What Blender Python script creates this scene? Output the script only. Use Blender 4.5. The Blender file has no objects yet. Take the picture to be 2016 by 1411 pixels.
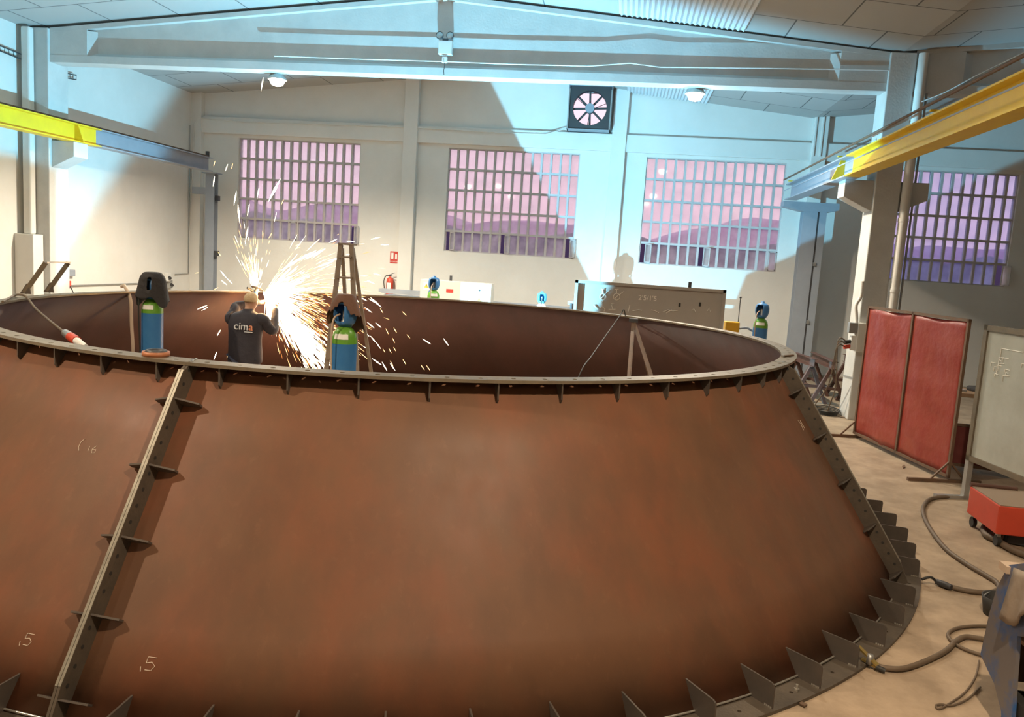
import bpy, bmesh, math, random
from math import sin, cos, pi, radians as R
from mathutils import Vector as V, Matrix
random.seed(7)
sc = bpy.context.scene
C = sc.collection

# ------------------------------------------------------------------ camera
F, YAW, PITCH, ROLL = 1554.9, .1315, -.1293, .0645
CAM = V((0, 0, 2.4))
fw = V((-sin(YAW)*cos(PITCH), cos(YAW)*cos(PITCH), sin(PITCH)))
r0 = V((cos(YAW), sin(YAW), 0)); u0 = r0.cross(fw)
rt = r0*cos(ROLL)+u0*sin(ROLL); up = -r0*sin(ROLL)+u0*cos(ROLL)
cd = bpy.data.cameras.new('camera'); co = bpy.data.objects.new('camera', cd); C.objects.link(co)
cd.sensor_width = 36; cd.lens = F*36/2016; cd.clip_end = 2000
M = Matrix((rt, up, -fw)).transposed().to_4x4(); M.translation = CAM; co.matrix_world = M
sc.camera = co
def ray(x, y): return fw+rt*((x-1008)/F)+up*((705.5-y)/F)
def at(x, y, Y):
    d = ray(x, y); return CAM+d*(Y/d.y)
def atx(x, y, X):
    d = ray(x, y); return CAM+d*(X/d.x)
def fl(x, y, z=0.):
    d = ray(x, y); return CAM+d*((z-2.4)/d.z)

# ------------------------------------------------------------------ view, world
vs = sc.view_settings
vs.view_transform = 'Standard'; vs.look = 'None'; vs.gamma = 1; vs.use_curve_mapping = False
vs.exposure = 0.1
sc.cycles.use_denoising = True
sc.cycles.sample_clamp_indirect = 3
sc.cycles.max_bounces = 6; sc.cycles.diffuse_bounces = 4; sc.cycles.transparent_max_bounces = 12
w = bpy.data.worlds.new('dusk_sky'); sc.world = w; w.use_nodes = True
nt = w.node_tree; bg = nt.nodes['Background']
tc = nt.nodes.new('ShaderNodeTexCoord'); sp = nt.nodes.new('ShaderNodeSeparateXYZ'); cr = nt.nodes.new('ShaderNodeValToRGB')
nt.links.new(tc.outputs['Generated'], sp.inputs[0]); nt.links.new(sp.outputs['Z'], cr.inputs[0]); nt.links.new(cr.outputs[0], bg.inputs[0])
cr.color_ramp.elements[0].position = 0.0; cr.color_ramp.elements[0].color = (.96, .58, .72, 1)
cr.color_ramp.elements[1].position = .30; cr.color_ramp.elements[1].color = (.97, .80, .92, 1)
bg.inputs[1].default_value = 1.15

WARM = (1, .86, .66); CYAN = (.25, .72, 1.0)
def lamp_light(loc, power, col=None, blend=.55, ang=158, r=.07, name='lamp_light'):
    l = bpy.data.lights.new(name, 'SPOT'); l.energy = power; l.color = col or WARM
    l.spot_size = R(ang); l.spot_blend = blend; l.shadow_soft_size = r
    o = bpy.data.objects.new(name, l); C.objects.link(o); o.location = loc
    return o
_a, _b = at(546, 154, 14.32), at(1369, 182, 14.32)
LAMPS = [(_a.x, _a.y, _a.z), (_b.x, _b.y, _b.z), (-6.45, 8.1, 5.12), (.94, 8.1, 5.12), (-6.2, 2.2, 5.7), (1.1, 2.0, 5.7), (-6.45, -3.8, 5.7), (.94, -3.8, 5.7)]
LPOW = [2200, 1350, 220, 220, 1100, 980, 240, 240]
AMBER = (1, .79, .56)
for i_, (p_, e_) in enumerate(zip(LAMPS, LPOW)): lamp_light((p_[0], p_[1], p_[2]-.18), e_, WARM if i_ < 4 else AMBER)
lamp_light((9.5, 8.1, 5.0), 170); lamp_light((13, 1, 5.0), 170)  # unseen fill lamps added for ambience in the neighbouring bay

# welding arc outside the far side of the shell, low behind the rim; direction masks in its strength stand in for the unbuilt welder's shade
L0 = V((-2.8, 12.55, 1.03))
def arc_light():
    l = bpy.data.lights.new('welding_arc', 'POINT'); l.energy = 4200; l.color = CYAN; l.shadow_soft_size = .012
    l.use_nodes = True; n = l.node_tree; e = n.nodes['Emission']
    g = n.nodes.new('ShaderNodeNewGeometry')
    def dot(v):
        v = V(v).normalized()
        d = n.nodes.new('ShaderNodeVectorMath'); d.operation = 'DOT_PRODUCT'
        n.links.new(g.outputs['Incoming'], d.inputs[0]); d.inputs[1].default_value = v; return d.outputs['Value']
    def step(s, a, b):
        m = n.nodes.new('ShaderNodeMapRange'); m.interpolation_type = 'SMOOTHSTEP'
        m.inputs[1].default_value = a; m.inputs[2].default_value = b; n.links.new(s, m.inputs[0]); return m.outputs[0]
    def op(o, a, b):
        m = n.nodes.new('ShaderNodeMath'); m.operation = o; n.links.new(a, m.inputs[0]); n.links.new(b, m.inputs[1]); return m.outputs[0]
    def plane(p, q, lit):
        c_ = (V(p)-L0).cross(V(q)-L0)
        return dot(c_ if c_.dot(V(lit)-L0) > 0 else -c_)
    k = op('MAXIMUM', step(plane((-3.64, 19.9, 6.68), (-1.18, 19.9, 2.54), (3, 19.9, 5)), -.006, .006),
           step(plane((-11.4, 18.05, 4.8), (-11.4, 15.4, 2.25), (-11.4, 15, 4)), -.02, .05))
    r = op('MAXIMUM', step(plane((2.95, 19.9, 2.3), (4.0, 13.9, 4.2), (3, 14, 6)), -.006, .006), step(plane((3.4, 19.9, 3.8), (2.82, 19.9, 1.81), (0, 19.9, 3)), -.004, .004))
    lo = op('MAXIMUM', step(dot((.19, 1, 0)), -.01, .01), step(dot((.3, 0, 1)), -.01, .02))
    r = op('MULTIPLY', r, lo)
    # towards +X: added mask leaves only a first strip of the chalked panel lit
    strip = op('MULTIPLY', step(plane(at(1140, 640, 13.25), at(1187, 560, 13.25), at(1100, 560, 13.25)), -.01, .01), step(dot((.45, -1, 0)), -.01, .01))
    r = op('MAXIMUM', r, op('MULTIPLY', strip, step(dot((1, 0, 0)), .0, .02)))
    # added low gap in the masks, lighting the machine cabinet
    c5 = op('MULTIPLY', op('MULTIPLY', step(dot((1, .155, 0)), -.004, .004), step(dot((-1, -.015, 0)), -.004, .004)), step(dot((0, .14, -1)), -.01, .0))
    k = op('MAXIMUM', k, c5)
    # added dimming of the arc towards the roof at the right front
    def inv(a):
        m = n.nodes.new('ShaderNodeMath'); m.operation = 'SUBTRACT'; m.inputs[0].default_value = 1; n.links.new(a, m.inputs[1]); return m.outputs[0]
    hi = op('MULTIPLY', step(dot((0, 0, 1)), .50, .58), inv(step(dot((-.28, 1, 0)), -.16, .08)))
    r = op('MULTIPLY', r, inv(hi))
    n.links.new(op('MULTIPLY', k, r), e.inputs['Strength'])
    o = bpy.data.objects.new('welding_arc', l); C.objects.link(o); o.location = L0
arc_light()

# ------------------------------------------------------------------ helpers
class MB:
    def __init__(s): s.v = []; s.f = []; s.m = []; s.s = []
    def add(s, vs_, fs, mi=0, sm=False):
        b = len(s.v); s.v += [tuple(v) for v in vs_]
        for f in fs: s.f.append([b+i for i in f]); s.m.append(mi); s.s.append(sm)
    def box(s, c, d, rot=None, mi=0):
        c = V(c); pts = []
        for k in (-1, 1):
            for j in (-1, 1):
                for i in (-1, 1):
                    q = V((i*d[0]/2, j*d[1]/2, k*d[2]/2))
                    if rot: q = rot @ q
                    pts.append(c+q)
        s.add(pts, [(0, 2, 3, 1), (4, 5, 7, 6), (0, 1, 5, 4), (2, 6, 7, 3), (0, 4, 6, 2), (1, 3, 7, 5)], mi)
        return s
    def bx(s, x0, x1, y0, y1, z0, z1, mi=0):
        return s.box(((x0+x1)/2, (y0+y1)/2, (z0+z1)/2), (abs(x1-x0), abs(y1-y0), abs(z1-z0)), None, mi)
    def bar(s, a, b, w_, h, upv=(0, 0, 1), mi=0):
        a = V(a); b = V(b); d = b-a; y = d.normalized(); x = y.cross(V(upv))
        if x.length < 1e-4: x = y.cross(V((1, 0, 0)))
        x.normalize(); z = x.cross(y); rot = Matrix((x, y, z)).transposed()
        return s.box((a+b)/2, (w_, d.length, h), rot, mi)
    def tube(s, pts, r, n=8, mi=0, cap=True, closed=False):
        pts = [V(p) for p in pts]; rs = r if isinstance(r, (list, tuple)) else [r]*len(pts)
        vs_ = []; prev = None; N = len(pts)
        for i, p in enumerate(pts):
            if closed: t = pts[(i+1) % N]-pts[i-1]
            else: t = pts[min(i+1, N-1)]-pts[max(i-1, 0)]
            t = t.normalized() if t.length > 1e-9 else V((0, 0, 1))
            if prev is None:
                x = t.cross(V((0, 0, 1)));
                if x.length < 1e-3: x = t.cross(V((1, 0, 0)))
            else: x = prev-t*prev.dot(t)
            x.normalize(); prev = x; y = t.cross(x)
            for k in range(n):
                a = 2*pi*k/n; vs_.append(p+(x*cos(a)+y*sin(a))*rs[i])
        fs = []
        for i in range(N if closed else N-1):
            j = (i+1) % N
            for k in range(n): fs.append((i*n+k, i*n+(k+1) % n, j*n+(k+1) % n, j*n+k))
        s.add(vs_, fs, mi, True)
        if cap and not closed:
            s.add(vs_[:n], [tuple(range(n))[::-1]], mi); s.add(vs_[-n:], [tuple(range(n))], mi)
        return s
    def cyl(s, a, b, r, n=20, mi=0, r2=None): return s.tube([a, b], [r, r2 if r2 is not None else r], n, mi)
    def lathe(s, prof, c=(0, 0, 0), n=28, mi=0, rot=None):
        c = V(c); vs_ = []
        for r_, z in prof:
            for k in range(n):
                a = 2*pi*k/n; q = V((r_*cos(a), r_*sin(a), z))
                if rot: q = rot @ q
                vs_.append(c+q)
        fs = [(i*n+k, i*n+(k+1) % n, (i+1)*n+(k+1) % n, (i+1)*n+k) for i in range(len(prof)-1) for k in range(n)]
        s.add(vs_, fs, mi, True); return s
    def prism(s, poly, ext, mi=0):
        poly = [V(p) for p in poly]; ext = V(ext); n = len(poly)
        s.add(poly+[p+ext for p in poly], [tuple(range(n))[::-1], tuple(range(n, 2*n))]+[(i, (i+1) % n, n+(i+1) % n, n+i) for i in range(n)], mi)
        return s
    def build(s, name, mat, parent=None, loc=None, bevel=0, seg=2):
        me = bpy.data.meshes.new(name); off = V(loc) if loc is not None else V((0, 0, 0))
        me.from_pydata([tuple(V(v)-off) for v in s.v], [], s.f)
        bm = bmesh.new(); bm.from_mesh(me)
        bmesh.ops.recalc_face_normals(bm, faces=bm.faces)
        bm.to_mesh(me); bm.free()
        for i, p in enumerate(me.polygons): p.material_index = s.m[i]; p.use_smooth = s.s[i]
        for m in (mat if isinstance(mat, (list, tuple)) else [mat]): me.materials.append(m)
        o = bpy.data.objects.new(name, me); C.objects.link(o); o.location = off
        if parent: o.parent = parent
        if bevel:
            b = o.modifiers.new('bevel', 'BEVEL'); b.width = bevel; b.segments = seg; b.limit_method = 'ANGLE'; b.angle_limit = R(40)
        return o
def tag(o, label=None, cat=None, group=None, kind=None):
    if label: o['label'] = label
    if cat: o['category'] = cat
    if group: o['group'] = group
    if kind: o['kind'] = kind
    return o
def thing(name, label, cat, loc=(0, 0, 0), rz=0, group=None, kind=None):
    o = bpy.data.objects.new(name, None); C.objects.link(o); o.location = loc; o.rotation_euler = (0, 0, rz); o.empty_display_size = .1
    return tag(o, label, cat, group, kind)
def dup(root, loc, rz=None, label=None, group=None):
    r = root.copy(); C.objects.link(r); r.location = loc
    if rz is not None: r.rotation_euler = (0, 0, rz)
    if label: r['label'] = label
    if group: r['group'] = group
    for ch in list(root.children):
        c = ch.copy(); C.objects.link(c); c.parent = r
        for g in ch.children:
            d = g.copy(); C.objects.link(d); d.parent = c
    return r
def smooth(pts, n=8, closed=False):
    pts = [V(p) for p in pts]; out = []; N = len(pts)
    rng = range(N if closed else N-1)
    for i in rng:
        g = (lambda k: pts[k % N]) if closed else (lambda k: pts[max(0, min(N-1, k))])
        p0, p1, p2, p3 = g(i-1), g(i), g(i+1), g(i+2)
        for j in range(n):
            t = j/n
            out.append(.5*((2*p1)+(p2-p0)*t+(2*p0-5*p1+4*p2-p3)*t*t+(3*p1-p0-3*p2+p3)*t**3))
    if not closed: out.append(pts[-1])
    return out
def skin(name, nodes, edges, mat, parent=None, sub=2, root=None, loc=None):
    keys = list(nodes); idx = {k: i for i, k in enumerate(keys)}; off = V(loc) if loc is not None else V((0, 0, 0))
    me = bpy.data.meshes.new(name); me.from_pydata([tuple(V(nodes[k][0])-off) for k in keys], [(idx[a], idx[b]) for a, b in edges], [])
    o = bpy.data.objects.new(name, me); C.objects.link(o)
    o.modifiers.new('s', 'SKIN').use_smooth_shade = True
    for i, k in enumerate(keys):
        r_ = nodes[k][1]; sv = me.skin_vertices[0].data[i]; sv.radius = r_ if isinstance(r_, tuple) else (r_, r_)
        sv.use_root = (k == (root or keys[0]))
    m = o.modifiers.new('d', 'SUBSURF'); m.levels = sub; m.render_levels = sub
    dg = bpy.context.evaluated_depsgraph_get(); me2 = bpy.data.meshes.new_from_object(o.evaluated_get(dg))
    o.modifiers.clear(); o.data = me2; me2.name = name; me2.materials.clear(); me2.materials.append(mat)
    for p in me2.polygons: p.use_smooth = True
    o.location = off
    if parent: o.parent = parent
    return o
def text_part(name, body, size, mat, rot, loc, parent=None, ext=.001, align='CENTER'):
    c = bpy.data.curves.new(name, 'FONT'); c.body = body; c.size = size; c.extrude = ext; c.align_x = align; c.align_y = 'CENTER'
    t = bpy.data.objects.new(name, c); C.objects.link(t)
    dg = bpy.context.evaluated_depsgraph_get(); me = bpy.data.meshes.new_from_object(t.evaluated_get(dg))
    bpy.data.objects.remove(t)
    o = bpy.data.objects.new(name, me); C.objects.link(o); me.materials.clear(); me.materials.append(mat)
    o.matrix_local = Matrix.Translation(V(loc)) @ rot.to_4x4()
    if parent: o.parent = parent
    return o
FRONT = Matrix.Rotation(R(90), 3, 'X')     # text readable from the camera side (facing -Y)

# ------------------------------------------------------------------ materials
def newmat(name):
    m = bpy.data.materials.new(name); m.use_nodes = True; return m, m.node_tree, m.node_tree.nodes['Principled BSDF']
def mat(name, col, rough=.6, metal=0., col2=None, scale=6., amount=.5, bump=0., bscale=60., bdist=.02, stretch=None, spec=None, low=.35, high=.65, coord='Object'):
    m, n, b = newmat(name)
    b.inputs['Base Color'].default_value = (*col, 1); b.inputs['Roughness'].default_value = rough; b.inputs['Metallic'].default_value = metal
    if spec is not None: b.inputs['Specular IOR Level'].default_value = spec
    tc = n.nodes.new('ShaderNodeTexCoord'); mp = n.nodes.new('ShaderNodeMapping'); n.links.new(tc.outputs[coord], mp.inputs[0])
    if stretch: mp.inputs['Scale'].default_value = stretch
    if col2:
        no = n.nodes.new('ShaderNodeTexNoise'); no.inputs['Scale'].default_value = scale; no.inputs['Detail'].default_value = 6; no.inputs['Roughness'].default_value = .65
        n.links.new(mp.outputs[0], no.inputs['Vector'])
        mr = n.nodes.new('ShaderNodeMapRange'); mr.inputs[1].default_value = low; mr.inputs[2].default_value = high; mr.inputs[4].default_value = amount
        n.links.new(no.outputs[0], mr.inputs[0])
        mx = n.nodes.new('ShaderNodeMix'); mx.data_type = 'RGBA'; mx.inputs[6].default_value = (*col, 1); mx.inputs[7].default_value = (*col2, 1)
        n.links.new(mr.outputs[0], mx.inputs[0]); n.links.new(mx.outputs[2], b.inputs['Base Color'])
    if bump:
        nb = n.nodes.new('ShaderNodeTexNoise'); nb.inputs['Scale'].default_value = bscale; nb.inputs['Detail'].default_value = 5
        n.links.new(mp.outputs[0], nb.inputs['Vector'])
        bp = n.nodes.new('ShaderNodeBump'); bp.inputs['Strength'].default_value = bump; bp.inputs['Distance'].default_value = bdist
        n.links.new(nb.outputs[0], bp.inputs['Height']); n.links.new(bp.outputs[0], b.inputs['Normal'])
    return m
def emit(name, col, s):
    m, n, b = newmat(name); n.nodes.remove(b); e = n.nodes.new('ShaderNodeEmission'); e.inputs[0].default_value = (*col, 1); e.inputs[1].default_value = s
    n.links.new(e.outputs[0], n.nodes['Material Output'].inputs[0]); return m

m_wall = mat('white_wall_paint', (.76, .745, .71), .75, col2=(.66, .64, .60), scale=.7, amount=.6, bump=.12, bscale=14)
m_concrete = mat('painted_concrete', (.60, .60, .58), .75, col2=(.48, .49, .48), scale=2.2, amount=.6, bump=.15, bscale=30)
m_floor = mat('concrete_floor', (.44, .335, .235), .62, col2=(.28, .21, .145), scale=2.6, amount=.95, bump=.1, bscale=25, spec=.35)
def ceiling_mat():
    m, n, b = newmat('ceiling_panels'); b.inputs['Roughness'].default_value = .8
    tc = n.nodes.new('ShaderNodeTexCoord'); mp = n.nodes.new('ShaderNodeMapping'); mp.inputs['Location'].default_value = (.35, .15, 0)
    br = n.nodes.new('ShaderNodeTexBrick'); n.links.new(tc.outputs['Object'], mp.inputs[0]); n.links.new(mp.outputs[0], br.inputs['Vector'])
    br.inputs['Scale'].default_value = 1; br.inputs['Brick Width'].default_value = 1.33; br.inputs['Row Height'].default_value = 1.2
    br.inputs['Mortar Size'].default_value = .012; br.inputs['Mortar Smooth'].default_value = .1; br.inputs['Bias'].default_value = -.2
    br.inputs['Color1'].default_value = (.44, .44, .43, 1); br.inputs['Color2'].default_value = (.40, .40, .39, 1); br.inputs['Mortar'].default_value = (.12, .12, .12, 1)
    n.links.new(br.outputs[0], b.inputs['Base Color']); return m
m_ceil = ceiling_mat()
def shell_mat(name, a, b_, c, rough):
    m, n, b = newmat(name)
    tc = n.nodes.new('ShaderNodeTexCoord')
    def noise(scale, st=(1, 1, 1), det=7, w_=0):
        mp = n.nodes.new('ShaderNodeMapping'); mp.inputs['Scale'].default_value = st; mp.inputs['Location'].default_value = (w_, w_, 0); n.links.new(tc.outputs['Object'], mp.inputs[0])
        t = n.nodes.new('ShaderNodeTexNoise'); t.inputs['Scale'].default_value = scale; t.inputs['Detail'].default_value = det; t.inputs['Roughness'].default_value = .62
        n.links.new(mp.outputs[0], t.inputs['Vector']); return t.outputs[0]
    def rng(s, lo, hi, to=1):
        m_ = n.nodes.new('ShaderNodeMapRange'); m_.inputs[1].default_value = lo; m_.inputs[2].default_value = hi; m_.inputs[4].default_value = to; n.links.new(s, m_.inputs[0]); return m_.outputs[0]
    def mix(f, x, y):
        q = n.nodes.new('ShaderNodeMix'); q.data_type = 'RGBA'; n.links.new(f, q.inputs[0])
        for s_, i in ((x, 6), (y, 7)):
            if isinstance(s_, tuple): q.inputs[i].default_value = (*s_, 1)
            else: n.links.new(s_, q.inputs[i])
        return q.outputs[2]
    big = rng(noise(1.5, (1, 1, .5)), .40, .60)
    st = rng(noise(2.6, (1.6, 1.6, .22), 8, 3), .40, .70, .6)
    fine = rng(noise(16, (1, 1, .5)), .58, .76, .3)
    col = mix(big, a, b_); col = mix(st, col, c); col = mix(fine, col, tuple(x*1.5 for x in b_))
    n.links.new(col, b.inputs['Base Color'])
    n.links.new(rng(noise(3.5, (1.5, 1.5, .4), 8, 9), .3, .7, 1), b.inputs['Roughness'])
    mr = n.nodes.new('ShaderNodeMapRange'); mr.inputs[3].default_value = rough-.1; mr.inputs[4].default_value = rough+.14
    n.links.new(noise(3.5, (1.5, 1.5, .4), 8, 9), mr.inputs[0]); n.links.new(mr.outputs[0], b.inputs['Roughness'])
    b.inputs['Specular IOR Level'].default_value = .28
    bp = n.nodes.new('ShaderNodeBump'); bp.inputs['Strength'].default_value = .12; bp.inputs['Distance'].default_value = .004
    n.links.new(noise(22), bp.inputs['Height']); n.links.new(bp.outputs[0], b.inputs['Normal'])
    return m
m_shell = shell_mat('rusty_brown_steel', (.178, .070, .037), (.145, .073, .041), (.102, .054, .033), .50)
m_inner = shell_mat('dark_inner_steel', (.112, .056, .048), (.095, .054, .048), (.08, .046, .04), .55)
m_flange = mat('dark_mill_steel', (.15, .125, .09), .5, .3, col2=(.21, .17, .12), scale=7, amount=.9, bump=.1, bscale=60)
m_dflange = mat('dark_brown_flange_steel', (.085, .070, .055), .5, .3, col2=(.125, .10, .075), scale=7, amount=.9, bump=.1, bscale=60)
m_ground = mat('ground_bright_steel', (.30, .285, .235), .5, .4, col2=(.17, .15, .12), scale=14, amount=.8)
m_gusset = mat('dark_gusset_steel', (.085, .072, .062), .48, .3, col2=(.13, .10, .08), scale=9)
m_weld = mat('bright_weld_bead', (.7, .68, .62), .3, .8, col2=(.3, .28, .25), scale=40)
m_chalk = mat('chalk_line', (.62, .52, .42), .9)
m_chalkw = mat('white_chalk', (.85, .83, .76), .95)
m_yel = mat('yellow_crane_paint', (.85, .60, .02), .45, col2=(.72, .48, .03), scale=3)
m_greyb = mat('grey_blue_paint', (.30, .33, .38), .5, col2=(.24, .27, .31), scale=3)
m_dark = mat('dark_metal', (.06, .06, .065), .5, .3)
m_black = mat('black_rubber', (.025, .024, .022), .6)
m_steel = mat('galvanised_steel', (.45, .45, .44), .4, .7, col2=(.33, .33, .33), scale=12)
m_white = mat('white_plastic', (.75, .75, .73), .45)
m_bluecyl = mat('blue_cylinder_paint', (.035, .16, .40), .38, col2=(.06, .22, .46), scale=5)
m_green = mat('green_cylinder_paint', (.13, .34, .03), .35, col2=(.09, .24, .03), scale=9)
m_bluecap = mat('blue_guard_plastic', (.05, .18, .42), .35)
m_lblue = mat('light_blue_guard_plastic', (.08, .38, .62), .35)
m_paper = mat('paper_label', (.8, .8, .76), .6)
m_redp = mat('red_paint', (.62, .07, .035), .42, col2=(.5, .06, .03), scale=5)
m_sign = mat('sign_red', (.55, .05, .04), .5)
m_rustbar = mat('rusty_bar_steel', (.13, .085, .055), .65, .2, col2=(.22, .11, .06), scale=8, bump=.15)
m_trestle = mat('dark_red_oxide_steel', (.085, .045, .035), .6, .1, col2=(.16, .07, .05), scale=6)
m_curtain = mat('red_pvc_curtain', (.25, .026, .017), .45, col2=(.31, .065, .038), scale=2.2, amount=.8, bump=.7, bscale=2.4, bdist=.06, spec=.4)
m_board = mat('grey_green_board', (.36, .36, .31), .5, col2=(.44, .45, .40), scale=2.5, amount=.9)
m_panel = mat('grey_sheet_panel', (.40, .38, .34), .5, .1, col2=(.34, .33, .31), scale=2)
m_cab = mat('cream_machine_paint', (.66, .64, .58), .45)
m_hose = mat('brown_rubber_hose', (.12, .085, .055), .6, col2=(.17, .12, .08), scale=12)
m_cream = mat('cream_hose', (.50, .38, .28), .6)
m_jacket = mat('black_fabric', (.03, .028, .03), .85, bump=.5, bscale=25)
m_leather = mat('brown_leather', (.13, .06, .035), .7, bump=.4, bscale=30)
m_navy = mat('dark_navy_cotton', (.035, .033, .045), .85, col2=(.05, .047, .06), scale=7, bump=.35, bscale=16)
m_trous = mat('blue_work_trousers', (.04, .05, .09), .85, bump=.3, bscale=20)
m_skin = mat('skin', (.55, .32, .22), .55)
m_hair = mat('fair_short_hair', (.62, .46, .28), .8, bump=.6, bscale=120)
m_wood = mat('worn_wood', (.30, .19, .11), .65, col2=(.19, .12, .07), scale=5, stretch=(6, 1, 1))
m_ladder = mat('worn_ladder_wood', (.26, .20, .15), .65, col2=(.17, .13, .10), scale=10)
m_orange = mat('orange_brown_tape', (.42, .15, .06), .5, col2=(.3, .12, .06), scale=20)
m_bluebin = mat('worn_blue_grey_bin_paint', (.17, .155, .155), .5, .1, col2=(.035, .12, .33), scale=3.2, amount=1, low=.44, high=.58)
m_curtain_shaded = mat('shaded_red_curtain', (.17, .035, .03), .7)  # red curtain with its shade put into the colour
m_yellbox = mat('yellow_plastic', (.65, .36, .02), .5)
m_hill = mat('hazy_purple_hill', (.42, .24, .42), 1.0, col2=(.32, .20, .36), scale=.02)
m_hedge = mat('dark_dusk_hedge', (.05, .035, .09), 1.0)
m_skyl = mat('translucent_corrugated_sheet', (.66, .70, .74), .5)
def glass_mat(name, tint, tcol, f):
    m, n, b = newmat(name); n.nodes.remove(b)
    t = n.nodes.new('ShaderNodeBsdfTransparent'); t.inputs[0].default_value = (*tint, 1)
    d = n.nodes.new('ShaderNodeBsdfTranslucent'); d.inputs[0].default_value = (*tcol, 1)
    g = n.nodes.new('ShaderNodeBsdfGlossy'); g.inputs['Roughness'].default_value = .04
    tc = n.nodes.new('ShaderNodeTexCoord'); no = n.nodes.new('ShaderNodeTexNoise'); no.inputs['Scale'].default_value = 3; n.links.new(tc.outputs['Object'], no.inputs['Vector'])
    mr = n.nodes.new('ShaderNodeMapRange'); mr.inputs[1].default_value = .3; mr.inputs[2].default_value = .7; mr.inputs[3].default_value = f*.7; mr.inputs[4].default_value = f*1.3; n.links.new(no.outputs[0], mr.inputs[0])
    x = n.nodes.new('ShaderNodeMixShader'); n.links.new(mr.outputs[0], x.inputs[0]); n.links.new(t.outputs[0], x.inputs[1]); n.links.new(d.outputs[0], x.inputs[2])
    y = n.nodes.new('ShaderNodeMixShader'); y.inputs[0].default_value = .05; n.links.new(x.outputs[0], y.inputs[1]); n.links.new(g.outputs[0], y.inputs[2])
    n.links.new(y.outputs[0], n.nodes['Material Output'].inputs[0]); return m
m_glass = glass_mat('wired_dusty_glass', (.98, .98, .98), (.95, .95, .95), .45)
m_glassb = glass_mat('bluish_dusty_glass', (.68, .76, .93), (.45, .55, .9), .45)
m_lattice = mat('concrete_lattice', (.52, .48, .47), .8, col2=(.42, .39, .40), scale=8)

# ------------------------------------------------------------------ the hall
YW, XL_, XR, YN = 19.9, -11.4, 20.0, -9.0
tag(MB().bx(XL_-.3, XR+.3, YN-.3, YW+.3, -.2, 0).build('floor', m_floor), 'beige dusty concrete workshop floor', 'floor', kind='structure')
WX = [-10.161, -4.567, .3525, 5.5215]; WW, WZ0, WZ1 = 3.2975, 2.41, 4.979
def wall_holes(x0, x1, z0, z1, holes, y0, y1):
    xs = sorted({x0, x1}|{h[0] for h in holes}|{h[1] for h in holes}); zs = sorted({z0, z1}|{h[2] for h in holes}|{h[3] for h in holes})
    b = MB()
    for i in range(len(xs)-1):
        cx_ = (xs[i]+xs[i+1])/2; run = None
        for j in range(len(zs)-1):
            cz = (zs[j]+zs[j+1])/2; hole = any(h[0] < cx_ < h[1] and h[2] < cz < h[3] for h in holes)
            if not hole: run = [zs[j], zs[j+1]] if run is None else [run[0], zs[j+1]]
            if hole and run: b.bx(xs[i], xs[i+1], y0, y1, *run); run = None
        if run: b.bx(xs[i], xs[i+1], y0, y1, *run)
    return b
FX, FZ = -1.10, 6.01
holes = [(x, x+WW, WZ0, WZ1) for x in WX]+[(FX-.47, FX+.47, FZ-.45, FZ+.45)]
tag(wall_holes(XL_-.3, XR+.3, 0, 7.6, holes, YW, YW+.25).build('wall_far', m_wall), 'white far wall with lattice windows', 'wall', kind='structure')
tag(MB().bx(XL_-.3, XL_, YN, YW, 0, 7.6).build('wall_left', m_wall), 'white left wall', 'wall', kind='structure')
tag(MB().bx(XR, XR+.3, YN, YW, 0, 7.6).build('wall_right', m_wall), 'wall of the neighbouring bay', 'wall', kind='structure')
tag(MB().bx(XL_-.3, XR+.3, YN-.3, YN, 0, 7.6).build('wall_near', m_wall), 'wall behind the viewer', 'wall', kind='structure')
# pleated ceiling: two gables
XV, XA = 4.17, -3.4; ZV, ZA = 6.04, 6.82
ceil = MB()
for xa, za, xb, zb in ((XL_-.3, 6.0, XA, ZA), (XA, ZA, XV, ZV), (XV, ZV, 12., 6.95), (12., 6.95, XR+.3, 6.1)):
    ceil.add([(xa, YN-.3, za), (xb, YN-.3, zb), (xb, YW+.25, zb), (xa, YW+.25, za), (xa, YN-.3, za+.15), (xb, YN-.3, zb+.15), (xb, YW+.25, zb+.15), (xa, YW+.25, za+.15)],
             [(0, 1, 2, 3), (7, 6, 5, 4), (0, 4, 5, 1), (3, 2, 6, 7)])
tag(ceil.build('ceiling', m_ceil), 'pitched ceiling of pale rectangular panels', 'ceiling', kind='structure')
def zc(x):
    return ZA+(ZV-ZA)*(x-XA)/(XV-XA) if x > XA else 6.0+(ZA-6.0)*(x-XL_)/(XA-XL_)
def corrugated(x0, x1, y0, y1, label):
    n = 96; b = MB(); vs_ = []
    for i in range(n+1):
        x = x0+(x1-x0)*i/n; z = zc(x)-.03+.018*sin(i*2*pi/4)
        vs_ += [(x, y0, z), (x, y1, z), (x, y0, z+.006), (x, y1, z+.006)]
    fs = []
    for i in range(n):
        a = i*4; c = a+4; fs += [(a, c, c+1, a+1), (a+2, a+3, c+3, c+2), (a, a+2, c+2, c), (a+1, c+1, c+3, a+3)]
    b.add(vs_, fs, 0, False)
    return tag(b.build('roof_light_sheet', m_skyl), label, 'skylight')
corrugated(-.43, 1.65, 11.0, 13.85, 'corrugated translucent roof sheet in front of the roof beam')
corrugated(-.25, 1.65, 17.2, 19.85, 'corrugated translucent roof sheet close to the far wall above the fan')
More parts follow.
